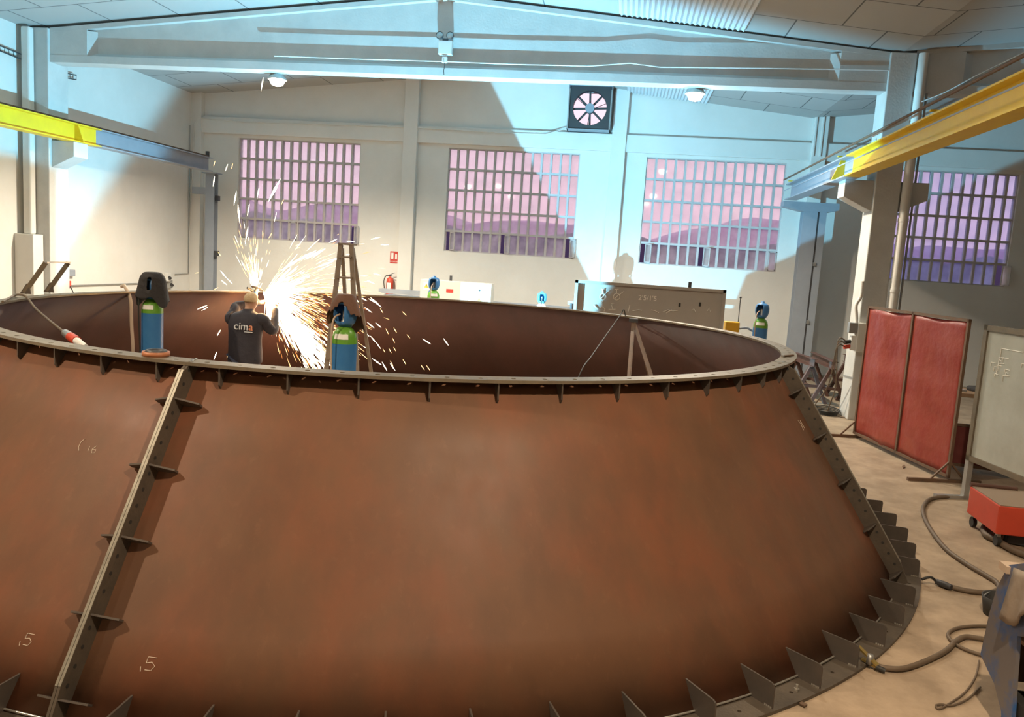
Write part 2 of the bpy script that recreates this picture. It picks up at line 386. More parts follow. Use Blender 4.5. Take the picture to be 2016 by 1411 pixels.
# ledge beam, pilasters
tag(MB().bx(XL_, XR, YW-.10, YW, 5.06, 5.47).build('trim_1', m_wall, bevel=.01), kind='structure')
for i, (x0, x1) in enumerate(((-5.72, -5.36), (-.53, -.18), (4.14, 4.47))):
    tag(MB().bx(x0, x1, YW-.16, YW, 0, zc((x0+x1)/2)+.05).build('trim_%d' % (i+2), m_wall, bevel=.01), kind='structure')
tag(MB().bx(XL_, XL_+.28, YW-.16, YW, 0, 6.1).build('trim_5', m_wall), kind='structure')

# windows
NC, NR = 14, 5; PX, PZ = WW/NC, (WZ1-WZ0)/NR
def window(i, x0, vents, gl, label):
    t = thing('window_%d' % (i+1), label, None, (x0, YW, WZ0), kind='structure')
    fr = MB(); B = .052; y0, y1 = .04, .15
    for c in range(NC+1):
        xa = c*PX-B/2; fr.bx(max(0, xa), min(WW, xa+B), y0, y1, 0, WZ1-WZ0)
    for r in range(NR+1):
        za = r*PZ-B/2; fr.bx(0, WW, y0+.002, y1-.002, max(0, za), min(WZ1-WZ0, za+B))
    f = fr.build('lattice_frame', m_lattice, t)
    g = MB()
    for c in range(NC):
        for r in range(NR):
            if r == 0 and c in vents and vents[c] != 0: continue
            g.add([(c*PX+.02, .098, r*PZ+.02), ((c+1)*PX-.02, .098, r*PZ+.02), ((c+1)*PX-.02, .098, (r+1)*PZ-.02), (c*PX+.02, .098, (r+1)*PZ-.02)], [(0, 1, 2, 3)])
    g.build('panes', gl, t)
    for c, s in vents.items():
        xa, xb = c*PX+.03, (c+1)*PX-.03; w_ = PX-.05; a = R(62)*s if s else 0
        hinge = V((xa if s >= 0 else xb, .03, 0)); 
        # sash built flat then swung inwards about its vertical edge
        sash = MB(); z0, z1 = .03, PZ-.03; T = .022
        sgn = 1
        def q(x0_, x1_, zz0, zz1, th=.02):
            return [(x0_, x1_, zz0, zz1, th)]
        for (xx0, xx1, zz0, zz1) in ((0, T, z0, z1), (w_-T, w_, z0, z1), (0, w_, z0, z0+T), (0, w_, z1-T, z1)):
            sash.bx(xx0, xx1, -.01, .01, zz0, zz1)
        so = sash.build('vent_sash', m_lattice, t)
        pn = MB().bx(T, w_-T, -.002, .002, z0+T, z1-T).build('sash_pane', m_glass, so)
        if s == 0: so.location = (xa, .03, 0)
        elif s > 0:      # hinged on the right edge, leaf standing into the room
            so.location = (xa+.62*(xb-xa), .02, 0); so.rotation_euler = (0, 0, -R(36))
        else:
            so.location = (xb, .02, 0); so.rotation_euler = (0, 0, s)
    return t
window(0, WX[0], {0: 1.25, 6: 0, 13: .35}, m_glass, 'lattice window of small tall panes nearest the left wall')
window(1, WX[1], {0: 1.2, 6: 1.2, 13: .35}, m_glass, 'lattice window left of the exhaust fan')
window(2, WX[2], {0: 1.2, 6: 1.2, 13: 0}, m_glass, 'lattice window right of the exhaust fan, left of the grey column')
window(3, WX[3], {0: 0, 13: .35}, m_glassb, 'lattice window with bluish panes behind the concrete pillar')

# hills outside
hb = MB(); vs_ = []; N = 120
for i in range(N+1):
    x = -330+660*i/N
    z = 26+5.5*sin(i*.11+1.2)+2.5*sin(i*.37)+1.2*sin(i*.9)
    if x > -110: z -= min(14, (x+110)*.14)
    if x > 10: z += min(12, (x-10)*.3)
    vs_ += [(x, 320, -60), (x, 320, z*.75), (x, 400, z*.95), (x, 480, -60)]
hb.add(vs_, [(i*4+k, i*4+k+1, i*4+k+5, i*4+k+4) for i in range(N) for k in range(3)], 0, True)
tag(hb.build('hill_range', m_hill), 'hazy purple hills seen through the window panes', 'hills')

gb = MB().bx(-120, 120, YW+.6, 330, -.3, -.2); tag(gb.build('outside_ground', m_hedge), 'dark ground outside the windows', 'ground', kind='structure')
hb = MB(); vs_ = []; N = 90  # hedge added to darken the view through the lowest window row
for i in range(N+1):
    x = -60+120*i/N; z = 4.15+.25*sin(i*1.7)+.2*sin(i*.6)
    vs_ += [(x, 59, -.3), (x, 59, z-.3), (x, 60, z), (x, 61, z-.3), (x, 61, -.3)]
hb.add(vs_, [(i*5+k, i*5+k+1, i*5+k+6, i*5+k+5) for i in range(N) for k in range(4)], 0, True)
tag(hb.build('added_dark_hedge', m_hedge), 'added dark hedge outside, seen through the open window vents', 'hedge')

# ------------------------------------------------------------------ roof beam, pillars
def roof_beam(x0, x1, xm, zb, ze, za, Y, name, label):
    t = thing(name, label, 'roof beam', ((x0+x1)/2, Y, zb))
    ox = (x0+x1)/2
    def P(x, y, z): return V((x-ox, y, z-zb))
    b = MB(); h = .17
    # bottom flange
    b.bx(x0-ox, x1-ox, -h, h, 0, .13)
    # web
    b.prism([P(x0+.6, -.06, zb+.1), P(x1-.6, -.06, zb+.1), P(x1-.6, -.06, ze+.07), P(xm, -.06, za-.05), P(x0+.6, -.06, ze+.07)], (0, .12, 0))
    # end blocks
    for (xa, xb) in ((x0, x0+.75), (x1-.75, x1)):
        zz = ze+.02; b.bx(xa-ox, xb-ox, -h+.004, h-.004, .06, zz-zb)
    # sloped haunches between block and web
    for s, xe in ((1, x0+.75), (-1, x1-.75)):
        for sy in (-1, 1):
            b.prism([P(xe, sy*.16, zb+.1), P(xe, sy*.05, zb+.1), P(xe+s*.16, sy*.05, zb+.1)], (0, 0, ze-zb-.1))
    # slopes from web to the bottom flange
    for sy in (-1, 1):
        b.prism([P(x0+.75, sy*.16, zb+.13), P(x0+.75, sy*.05, zb+.13), P(x0+.75, sy*.05, zb+.2)], (x1-x0-1.5, 0, 0))
    b.build('web', m_concrete, t)
    tf = MB()
    for xa, z1, xb, z2 in ((x0, ze, xm, za), (xm, za, x1, ze)):
        tf.prism([P(xa, -h, z1-.05), P(xb, -h, z2-.05), P(xb, -h, z2+.03), P(xa, -h, z1+.03)], (0, 2*h, 0))
    tf.build('top_flange', m_concrete, t)
    return t
roof_beam(-10.87, 3.97, -3.4, 5.42, 6.0, 6.74, 14.1, 'roof_beam', 'pale gabled concrete roof beam spanning the hall above the lamps')
roof_beam(4.37, 19.5, 12, 5.42, 6.05, 6.85, 14.1, 'roof_beam', 'shaded concrete roof beam in the neighbouring bay right of the pillar')
def pillar(x0, x1, cor, name, label):
    t = thing('concrete_pillar', label, 'pillar', ((x0+x1)/2, 14.15, 0)); ox = (x0+x1)/2
    MB().bx(x0-ox, x1-ox, -.27, .27, 0, 6.02).build('shaft', m_concrete, t, bevel=.015)
    for s in cor:
        e = (x1-ox if s > 0 else x0-ox); 
        MB().prism([(e, -.2, 4.0), (e+s*.46, -.2, 4.0), (e+s*.46, -.2, 3.72), (e, -.2, 3.5)], (0, .4, 0)).build('corbel', m_concrete, t, bevel=.008)
    return t
pillar(3.97, 4.37, (-1, 1), 'R', 'tall white concrete pillar with corbels behind the red welding screen')
pillar(-11.4, -10.87, (1,), 'L', 'white concrete pillar with one corbel against the left wall')
# drain pipes and conduits
dp = MB(); dp.tube([(4.46, 13.855, 0), (4.46, 13.855, 6.0)], .075, 16)
for z in (.9, 2.2, 3.35, 4.8): dp.cyl((4.46, 13.855, z), (4.46, 13.855, z+.06), .083, 16)
tag(dp.build('drain_pipe', m_wall), 'round white drain pipe beside the right concrete pillar', 'pipe')
dp = MB().bx(-11.30, -11.13, 13.72, 13.86, 2.22, 6.0)
tag(dp.build('drain_pipe', m_wall, bevel=.03), 'white rounded drain pipe in front of the left pillar', 'pipe')
dp = MB().bx(-11.39, -11.0, 13.6, 13.87, 0, 2.22)
tag(dp.build('pipe_guard', m_wall, bevel=.01), 'low white casing round the foot of the left drain pipe', 'casing')
tag(MB().tube([(4.62, 14.0, 0), (4.62, 14.0, 5.9)], .018, 8).build('conduit_pipe', m_steel), 'thin vertical conduit right of the round drain pipe', 'conduit')
tag(MB().tube(smooth([(3.93, 13.8, 2.35), (3.93, 13.8, 2.1), (3.87, 13.8, 1.95), (3.9, 13.8, 1.75), (3.93, 13.8, 1.45)], 4), .03, 8).build('conduit_pipe', m_wall), 'bent white conduit on the left face of the right pillar', 'conduit')
# conduit line over the roof beam with wire
lw = MB().tube([at(540, 110, 13.9)]+[at(x, y, 13.9) for x, y in ((700, 116), (875, 121), (1000, 126), (1160, 130), (1240, 124), (1300, 132), (1500, 134), (1757, 138))], .011, 6)
tag(lw.build('conduit_line', m_white), 'thin pale cable running along the roof beam web', 'cable')
# emergency light
e0 = at(876, 92, 13.86); t = thing('emergency_light', 'white twin-head emergency light on the roof beam centre', 'emergency light', e0)
MB().bx(-.12, .12, 0, .12, -.12, .11).build('battery_box', m_white, t, bevel=.008)
MB().bx(-.05, .05, 0, .06, .1, .14).build('lamp_bracket', m_dark, t)
for s in (-1, 1):
    h = MB().lathe([(.0, -.05), (.05, -.04), (.065, .0), (.065, .03)], (s*.09, -.03, .17), 18, 0, Matrix.Rotation(R(75), 3, 'X')).build('lamp_head', m_dark, t)
    MB().lathe([(.0, .032), (.055, .03), (.06, .02)], (s*.09, -.03, .17), 18, 0, Matrix.Rotation(R(75), 3, 'X')).build('lens', m_steel, h)
j = at(875, 117, 13.86); t = thing('junction_box', 'small white junction box below the emergency light', 'junction box', j)
MB().bx(-.045, .045, 0, .06, -.05, .05).build('box', m_white, t, bevel=.006)
MB().tube([(0, .03, -.05), (.0, .03, -.12), (.01, -.06, -.2), (.02, -.06, -.27)], .006, 6).build('cable', m_dark, t)

# ------------------------------------------------------------------ lamps
m_bulb = emit('lamp_glow', (1, .86, .62), 60)
def highbay(loc, label):
    t = thing('hanging_lamp', label, 'lamp', loc)
    MB().lathe([(.02, .20), (.05, .19), (.06, .13), (.07, .10)], n=24).build('housing', m_steel, t)
    MB().lathe([(.09, .10), (.13, .05), (.17, -.01), (.175, -.03), (.17, -.03), (.125, .04), (.085, .09)], n=28).build('reflector', m_steel, t)
    MB().lathe([(.0, .03), (.09, .0), (.13, -.06), (.10, -.12), (.0, -.15)], n=20).build('bulb', m_bulb, t)
    MB().tube([(0, 0, .18), (0, 0, .5)], .008, 6).build('cord', m_dark, t)
    return t
la = highbay(LAMPS[0], 'glowing lamp under the left part of the roof beam')
dup(la, LAMPS[1], label='glowing lamp under the right part of the roof beam')
for k, p_ in enumerate(LAMPS[2:]): dup(la, p_, label='lamp over the workshop floor nearer the viewer', group='lamps outside the view')

# ------------------------------------------------------------------ crane runways
def runway(x, ysplit, y1, cx_side, label):
    t = thing('crane_runway_beam', label, 'crane beam', (x, 5, 4.0))
    def ib(y0, y1_, name, m):
        b = MB().bx(-.13, .13, y0-5, y1_-5, 0, .022).bx(-.13, .13, y0-5, y1_-5, .318, .34).bx(-.008, .008, y0-5, y1_-5, .02, .32)
        return b.build(name, m, t)
    a = ib(-8.5, ysplit, 'beam_section', m_yel); a['label'] = 'yellow painted section'
    a = ib(ysplit, y1, 'beam_section', m_greyb); a['label'] = 'grey painted section'
    MB().bx(-.025, .025, -13.5, y1-5, .34, .39).build('crane_rail', m_rustbar, t)
    s = cx_side
    MB().prism([(s*.008, 14.1-5-.02, .02), (s*.20, 14.1-5-.02, .0), (s*.08, 14.1-5-.02, .32), (s*.008, 14.1-5-.02, .32)], (0, .03, 0)).build('stiffener', m_yel, t)
    b = MB()
    for q in range(-2, 19, 4):
        b.bx(s*.01, s*.16, q-5-.02, q-5+.02, .36, .38)
    if s < 0: b.build('rail_bracket', m_yel, t)
    return t
runway(-10.5, 14.7, 19.0, 1, 'crane runway beam along the left wall, yellow then grey')
rb = runway(3.52, 13.6, 18.4, -1, 'crane runway beam along the right pillar, yellow then grey')
MB().tube([(-.2, -13.5, .42), (-.2, 13.3, .42)], .018, 8).build('conductor_bar', m_rustbar, rb)
MB().bx(-.17, -.165, -13.5, 13.3, .18, .20).build('conductor_strip', m_greyb, rb)
# steel columns at the far end
t = thing('steel_column', 'grey steel column at the far left carrying the crane beam', 'column', (-10.56, 19.3, 0))
MB().bx(-.12, .12, -.1, -.085, 0, 4.0).bx(-.12, .12, .085, .1, 0, 4.0).bx(-.006, .006, -.09, .09, 0, 4.0).build('shaft', m_greyb, t)
MB().bx(-.2, .2, -.15, .15, 3.97, 4.0).build('cap_plate', m_greyb, t)
MB().bx(-.5, -.12, -.08, .08, 3.45, 3.62).build('bracket', m_greyb, t)
for z in (1.9, 3.3): MB().bx(.12, .2, -.06, .06, z, z+.13).build('hinge_block', m_dark, t)
MB().bx(-.13, -.05, -.1, -.05, 4.34, 4.52).build('end_stop', m_dark, t)
t = thing('steel_column', 'broad grey steel column at the far right below the crane bracket', 'column', (4.13, 18.8, 0))
MB().bx(-.25, .06, -.16, -.145, 0, 3.8).bx(.1, .25, -.16, .16, 0, 3.8).bx(-.25, .06, .14, .16, 0, 3.8).bx(-.1, -.085, -.15, .15, 0, 3.8).build('shaft', m_greyb, t)
MB().prism([(-.7, -.17, 4.0), (.5, -.17, 4.0), (.5, -.17, 3.85), (.3, -.17, 3.8), (-.3, -.17, 3.8), (-.7, -.17, 3.88)], (0, .34, 0)).build('bracket', m_greyb, t)
MB().bx(.06, .1, -.15, -.12, 0, 3.8).build('seam_strip', m_dark, t)
for z in (1.6, 2.9): MB().bx(.07, .13, -.2, -.16, z-.3, z-.22).build('clip', m_steel, t)
# left wall cable tray, conduits, small boxes
a = [atx(0, 100, -11.3), atx(50, 120, -11.3), atx(75, 128, -11.3), atx(115, 150, -11.3), atx(150, 157, -11.3)]
ct = thing('cable_ladder', 'thin cable tray high on the left wall', 'cable tray', a[0])
for dz in (0, .09): 
    MB().tube([p+V((0, 0, dz))-a[0] for p in a], .012, 6).build('side_wire', m_dark, ct)
for i in range(24):
    b = MB(); k = i/23*(len(a)-1); n_ = min(int(k), len(a)-2); p_ = a[n_].lerp(a[n_+1], k-n_)-a[0]; b.cyl(p_, p_+V((.0, 0, .09)), .005, 5); b.build('rung', m_dark, ct)
p0 = atx(140, 562, -11.37); p1 = atx(326, 556, -11.37)
tag(MB().tube([p0, p1], .014, 6).build('wall_conduit', m_steel), 'thin grey conduit low along the left wall', 'conduit')
p2 = atx(345, 540, -11.37); p3 = atx(371, 538, -11.37); p4 = atx(371, 240, -11.37)
tag(MB().tube([p2, p3, V((p3.x, p3.y, 5.2))], .014, 6).build('wall_conduit', m_steel), 'grey conduit rising up the left wall corner', 'conduit')
def smallbox(name, c, d, m, label, cat, extra=None):
    t = thing(name, label, cat, c)
    MB().box((0, 0, 0), d).build('case', m, t, bevel=min(d)*.12)
    if extra: extra(t)
    return t
def plug(t):
    MB().cyl((.05, -.02, 0), (.11, -.05, -.03), .035, 12, 0).build('socket', m_dark, t)
smallbox('socket_box', atx(330, 545, -11.35), (.1, .16, .22), m_white, 'white socket box on the left wall near the corner', 'socket box', plug)
smallbox('socket_box', atx(334, 559, -11.35), (.1, .12, .2), m_steel, 'lower grey switch box under the white one near the corner', 'switch box', plug)
smallbox('clocking_terminal', atx(137, 537, -11.36), (.08, .26, .14), m_greyb, 'small grey box on the left wall beside the pillar', 'box')
def plug2(t):
    MB().tube([(.05, 0, -.03), (.1, .05, -.2), (.05, .1, -.45)], .012, 6).build('cable', m_dark, t)
smallbox('red_socket', atx(134, 560, -11.36), (.08, .1, .16), m_redp, 'red power socket under the grey box on the left wall', 'socket', plug2)

# conduit along the ledge
tag(MB().tube([(-11.38, 19.7, 2.5), (-11.3, 19.72, 5.25), (-11.2, 19.76, 5.42)]+[at(x, y, 19.76) for x, y in ((480, 240), (800, 250), (1000, 262), (1075, 264), (1118, 252))], .012, 6).build('wall_conduit', m_wall), 'long thin conduit along the far wall ledge to the fan', 'conduit')
for i_, dx in enumerate((0, .07)):
    tag(MB().bx(4.16+dx*2.2, 4.19+dx*2.2, YW-.2, YW-.15, 5.15, 6.05).build('wall_conduit', m_wall), ('left' if i_ == 0 else 'right')+' one of the two short conduits on the far pilaster right', 'conduit')
# wire across the right top
tag(MB().tube(smooth([at(1815, 200, 12), at(1860, 182, 11.5), at(1930, 145, 10.5), at(2016, 103, 9.5), at(2090, 60, 9)], 6), .009, 6).build('overhead_wire', m_steel), 'pale wire strung high at the upper right', 'wire')

# ------------------------------------------------------------------ exhaust fan
t = thing('exhaust_fan', 'square wall exhaust fan with dark frame high on far wall', 'fan', (FX, YW, FZ))
hs = MB(); S = .52
for x0, x1, z0, z1 in ((-S, S, S-.02, S), (-S, S, -S, -S+.02), (-S, -S+.02, -S, S), (S-.02, S, -S, S)): hs.bx(x0, x1, -.42, 0, z0, z1)
hs.build('housing', m_greyb, t)
fp = MB(); n = 40; rr = .40; s_ = .5
vs_ = []
for k in range(n):
    a = 2*pi*k/n; c_, d_ = cos(a), sin(a); m_ = max(abs(c_), abs(d_))
    vs_ += [(rr*c_, -.38, rr*d_), (s_*c_/m_, -.38, s_*d_/m_), (rr*c_, -.2, rr*d_), (s_*c_/m_, -.36, s_*d_/m_)]
fp.add(vs_, [(k*4, k*4+1, ((k+1) % n)*4+1, ((k+1) % n)*4) for k in range(n)]+[(k*4, ((k+1) % n)*4, ((k+1) % n)*4+2, k*4+2) for k in range(n)]+[(k*4+3, k*4+1, ((k+1) % n)*4+1, ((k+1) % n)*4+3) for k in range(n)])
fp.build('face_plate', m_dark, t)
MB().cyl((0, -.36, 0), (0, -.15, 0), .11, 24).build('motor', m_greyb, t)
for k in range(8):
    a = 2*pi*k/8+.05; d_ = V((cos(a), 0, sin(a)))
    MB().bar(d_*.1+V((0, -.26, 0)), d_*.40+V((0, -.26, 0)), .05, .02, (0, 1, 0)).build('blade', m_dark, t)
for k in range(3):
    a = 2*pi*k/3+.4; d_ = V((cos(a), 0, sin(a)))
    MB().cyl(d_*.1+V((0, -.12, 0)), d_*.42+V((0, -.12, 0)), .008, 6).build('stay', m_dark, t)
for s in (-1, 1): MB().bx(s*.5-.015, s*.5+.015, -.45, -.42, -.5, .42).build('guide_rail', m_steel, t)

# ------------------------------------------------------------------ the conical shell
CX, CY, HT = -2.212, 8.114, 1.671; RTI, RTO, RBO, RBS = 3.761, 3.897, 5.05, 4.906
SL = (RBS-.01-(RTI+.012))/HT
def ro(z): return RTI+.012+(HT-z)*SL
cone = thing('conical_steel_shell', 'huge rusty brown conical steel shell with bolted flanges on the floor', 'steel shell', (CX, CY, 0))
def pc(a, r, z): return V((r*cos(R(a)), r*sin(R(a)), z))
SE = [-93.6+72*k for k in range(5)]
TT = .02
for k in range(5):
    a0, a1 = SE[k], SE[k]+72; b = MB(); n = 36; vs_ = []
    for i in range(n+1):
        a = a0+(a1-a0)*i/n
        for z in (HT-TT, HT*.75, HT*.5, HT*.25, .02): vs_.append(pc(a, ro(z), z))
        for z in (.02, HT*.5, HT-TT): vs_.append(pc(a, ro(z)-.012, z))
    fs = [(i*8+j_, (i+1)*8+j_, (i+1)*8+(j_+1) % 8, i*8+(j_+1) % 8) for i in range(n) for j_ in range(8)]
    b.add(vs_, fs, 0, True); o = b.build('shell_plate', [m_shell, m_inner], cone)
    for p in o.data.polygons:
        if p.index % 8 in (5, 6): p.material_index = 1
# flanges with bolt holes: built as ring sectors with octagonal holes
def flange(r0_, r1_, z0, z1, rh, nh, hole_r, name, m, off=1.5, skip=lambda a: False):
    b = MB(); step = 360/nh; W2 = step/2
    for k in range(nh):
        ac = SE[0]+off+k*step
        # grid border points around the cell, matched with the hole polygon
        nn = 8; hp = []; bp = []
        rm = (r0_+r1_)/2
        for q in range(nn):
            th = 2*pi*(q+.5)/nn
            ha = ac+math.degrees(hole_r*cos(th)/rh); hr = rh+hole_r*sin(th); hp.append((ha, hr))
        corners = [(ac+W2, r0_), (ac+W2, r1_), (ac-W2, r1_), (ac-W2, r0_)]
        # 8 border points: right-mid .. order by angle
        bpnts = [(ac+W2, rh+.4*(r1_-rh)), (ac+W2*.45, r1_), (ac-W2*.45, r1_), (ac-W2, rh+.4*(r1_-rh)), (ac-W2, rh-.4*(rh-r0_)), (ac-W2*.45, r0_), (ac+W2*.45, r0_), (ac+W2, rh-.4*(rh-r0_))]
        cor = {0: (ac+W2, r1_), 2: (ac-W2, r1_), 4: (ac-W2, r0_), 6: (ac+W2, r0_)}
        for zz in (z1, z0):
            base = [pc(a, r_, zz) for a, r_ in hp]+[pc(a, r_, zz) for a, r_ in bpnts]
            fs = []; extra = []
            for q in range(nn):
                q2 = (q+1) % nn
                if q in cor:
                    extra.append(pc(*cor[q], zz)); fs.append((q, 8+q, 16+len(extra)-1, 8+q2, q2))
                else: fs.append((q, 8+q, 8+q2, q2))
            b.add(base+extra, fs)
        tp = [pc(a, r_, z1) for a, r_ in hp]; bt = [pc(a, r_, z0) for a, r_ in hp]
        b.add(tp+bt, [(q, (q+1) % 8, 8+(q+1) % 8, 8+q) for q in range(8)])
        for r_ in (r0_, r1_):
            pa = [ac+W2, ac+W2*.45, ac-W2*.45, ac-W2]
            b.add([pc(a, r_, z1) for a in pa]+[pc(a, r_, z0) for a in pa], [(i, i+1, 5+i, 4+i) for i in range(3)])
    bmo = b.build(name, m, cone)
    bm = bmesh.new(); bm.from_mesh(bmo.data); bmesh.ops.remove_doubles(bm, verts=bm.verts, dist=.0005); bmesh.ops.recalc_face_normals(bm, faces=bm.faces); bm.to_mesh(bmo.data); bm.free()
    return bmo
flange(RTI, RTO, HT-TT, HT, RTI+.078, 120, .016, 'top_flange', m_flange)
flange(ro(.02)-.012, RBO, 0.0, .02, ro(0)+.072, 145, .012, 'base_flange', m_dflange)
def gusset_plate(pts, a, th=.010):
    d = V((-sin(R(a)), cos(R(a)), 0))*th; b = MB(); b.prism([p-d/2 for p in pts], d); return b
for s in SE:
    for k in range(12):
        a = s+3+6*k
        zt = HT-TT
        zb_ = zt-.125
        gusset_plate([pc(a, ro(zt)-.002, zt), pc(a, RTO-.012, zt), pc(a, RTO-.012, zt-.10), pc(a, ro(zb_)-.002, zb_)], a).build('top_gusset', m_gusset, cone)
for s in SE:
    for k in range(14):
        a = s+3.8+4.95*k
        if 30 < a % 360 < 215 and False: continue
        hh = .165; q = RBO-.018
        poly = [pc(a, ro(.02)-.002, .02), pc(a, q, .02), pc(a, q, hh-.025), pc(a, q-.007, hh-.007), pc(a, q-.025, hh), pc(a, ro(hh)-.002, hh)]
        gusset_plate(poly, a).build('base_gusset', m_gusset, cone)
# seam flanges
H_ = .115
for s in SE:
    tang = V((-sin(R(s)), cos(R(s)), 0)); rad = V((cos(R(s)), sin(R(s)), 0))
    gd = (pc(s, ro(.02), .02)-pc(s, ro(HT-TT), HT-TT)).normalized(); nrm = tang.cross(gd).normalized()
    if nrm.dot(rad) < 0: nrm = -nrm
    top = pc(s, ro(HT-TT), HT-TT); bot = pc(s, ro(.02), .02)
    for sg in (-1, 1):
        d0 = tang*(sg*.0015); d1 = tang*(sg*.016)
        pts = [top-nrm*.003, pc(s, RTO-.005, HT-TT), top+gd*.12+nrm*H_, bot-gd*.16+nrm*H_, bot-gd*.0+nrm*.09, bot-nrm*.003]
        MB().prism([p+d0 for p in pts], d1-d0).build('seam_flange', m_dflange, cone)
        # bright ground edge bead
        MB().prism([top+gd*.10+nrm*(H_-.001)+d0, top+gd*.10+nrm*(H_-.001)+d1, top+gd*.10+nrm*(H_+.003)+d1, top+gd*.10+nrm*(H_+.003)+d0], bot-gd*.26-top).build('ground_edge', m_ground, cone)
        for i in range(5):
            zz = 1.43-.33*i; c_ = pc(s, ro(zz), zz)+nrm*.0
            wd = .125
            tri = [c_+d1+nrm*(H_-.015), c_+d1+tang*(sg*wd)+nrm*.045, c_+d1+tang*(sg*(wd))+nrm*.006-rad*0, c_+d1-nrm*.002]
            MB().prism(tri, gd*.010).build('seam_gusset', m_gusset, cone)
        for i in range(20):
            zz = .16+.075*i; c_ = pc(s, ro(zz), zz)+nrm*.07+d1
            if min(abs((zz-(1.43-.33*j_))) for j_ in range(5)) < .03: continue
            if s in SE[:2]: MB().cyl(c_, c_+tang*(sg*.002), .011, 8).build('bolt_hole', m_black, cone)
MB().tube([pc(s_a, ro(.03)+.006, .03) for s_a in [SE[0]+i*1.5 for i in range(240)]], .007, 5, closed=True).build('weld_bead', m_weld, cone)
# tack welds at the gusset feet, splash on the seam tops
tw = MB()
for s in SE:
    for k in range(14):
        a = s+3.8+4.95*k
        for i in range(4):
            r_ = RBO-.03-i*.013
            tw.cyl(pc(a, r_, .02), pc(a, r_, .03), .008, 6)
tw.build('tack_weld', m_weld, cone)
ws = MB()
for s in SE[:2]:
    for i in range(13):
        q = i/12; a = s+(q-.5)*.5+random.uniform(-.12, .12); ws.cyl(pc(a, RTI+.004+.125*q, HT), pc(a, RTI+.004+.125*q, HT+.004), random.uniform(.006, .013), 7)
ws.build('seam_weld', m_weld, cone)
# chalk marks written on the shell
def surf(a, z, off=.0015):
    return pc(a, ro(z), z)+V((cos(R(a)), sin(R(a)), .7)).normalized()*off
def chalk(strokes, a0, z0, size, m=m_chalk):
    b = MB()
    for st in strokes:
        b.tube([surf(a0+math.degrees(x*size/ro(z0)), z0+y*size*.82) for x, y in st], .0019, 4)
    b.build('chalk_mark', m, cone)
g5 = [[(.8, 1), (.1, 1), (.05, .55)], [(.05, .55), (.5, .65), (.8, .4), (.6, .05), (.1, .05)], [(-.3, .25), (-.2, -.1)]]
g5u = [[(-.1, 1), (.3, 1), (.6, .85), (.6, .5), (.3, .35)], [(-.2, .35), (.1, .15)], [(.1, .3), (0, 0)]]
chalk(g5, SE[0]-4.6, .27, .06); chalk(g5, SE[0]+4.0, .26, .065)
chalk([[(.1, 1), (-.1, .7), (-.1, .3), (.1, 0)], [(.9, .5), (.95, .1)], [(1.5, .6), (1.25, .3), (1.35, 0), (1.6, .05), (1.6, .3), (1.3, .3)]], SE[0]-7.6, 1.13, .075)
chalk([[(0, 1), (.3, .6), (.1, 0)], [(.6, .9), (.7, .1)]], SE[1]-3.4, 1.18, .09)

# ------------------------------------------------------------------ gas cylinders
def cylinder(loc, label, guard_mat=m_bluecap, body=m_bluecyl, sh=m_green, rz=0, lean=0):
    t = thing('gas_cylinder', label, 'gas cylinder', loc, rz, 'tall gas cylinders')
    MB().lathe([(.0, .0), (.105, .0), (.115, .02), (.116, .7), (.115, 1.50)], n=36).build('body', body, t)
    MB().lathe([(.1155, 1.50), (.113, 1.55), (.100, 1.60), (.075, 1.635), (.045, 1.655), (.04, 1.67)], n=36).build('shoulder', sh, t)
    MB().lathe([(.04, 1.66), (.04, 1.70), (.028, 1.72), (.028, 1.80)], n=16).build('valve', m_steel, t)
    g = MB(); n = 28; vs_ = []; prof = [(.055, 1.655), (.085, 1.70), (.098, 1.76), (.098, 1.82), (.085, 1.87), (.05, 1.895), (.0, 1.90)]
    for r_, z in prof:
        for k in range(n):
            a = 2*pi*k/n; vs_.append((r_*cos(a)*(1.12 if abs(cos(a)) > .6 else 1), r_*sin(a), z))
    fs = [(i*n+k, i*n+(k+1) % n, (i+1)*n+(k+1) % n, (i+1)*n+k) for i in range(len(prof)-1) for k in range(n)
          if not (i in (1, 2, 3) and abs((2*pi*(k+.5)/n)-radians_open) < .55)]
    g.add(vs_, fs, 0, True)
    go = g.build('valve_guard', guard_mat, t)
    so = go.modifiers.new('thick', 'SOLIDIFY'); so.thickness = .008
    MB().lathe([(.0, 1.93), (.03, 1.925), (.03, 1.895), (.045, 1.89)], n=16).build('guard_knob', guard_mat, t)
    # paper label curved around shoulder
    b = MB(); vs_ = []
    for i in range(9):
        a = R(-125+i*9)
        vs_ += [(.1172*cos(a), .1172*sin(a), 1.545), (.104*cos(a), .104*sin(a), 1.592)]
    b.add(vs_, [(2*i, 2*i+2, 2*i+3, 2*i+1) for i in range(8)]); b.build('paper_label', m_paper, t)
    MB().tube(smooth([(-.03, -.06, 1.77), (-.06, -.14, 1.72), (-.07, -.15, 1.5), (-.055, -.135, .9), (-.05, -.16, .3), (-.1, -.3, .02)], 6), .0085, 8).build('gas_hose', m_cream if 'ladder' in label else m_black, t)
    return t
radians_open = R(255)
cl = cylinder(fl(300, 612, 1.52)*1.0-V((0, 0, 1.52)), 'blue and green gas cylinder with a black cloth over its top, left of worker')
cm = cylinder(fl(678, 671, 1.52)-V((0, 0, 1.52)), 'blue and green gas cylinder under a brown jacket, in front of the ladder')
c_r = dup(cm, fl(1497, 645, 1.50)-V((0, 0, 1.50)), R(-15), 'blue and green gas cylinder standing right of the chalked grey panel')
c_b = dup(cm, fl(853, 587, 1.50)-V((0, 0, 1.50)), R(20), 'blue and green gas cylinder in front of the cream machine cabinet')
m_whiteg = mat('white_shoulder_paint', (.7, .68, .62), .4)
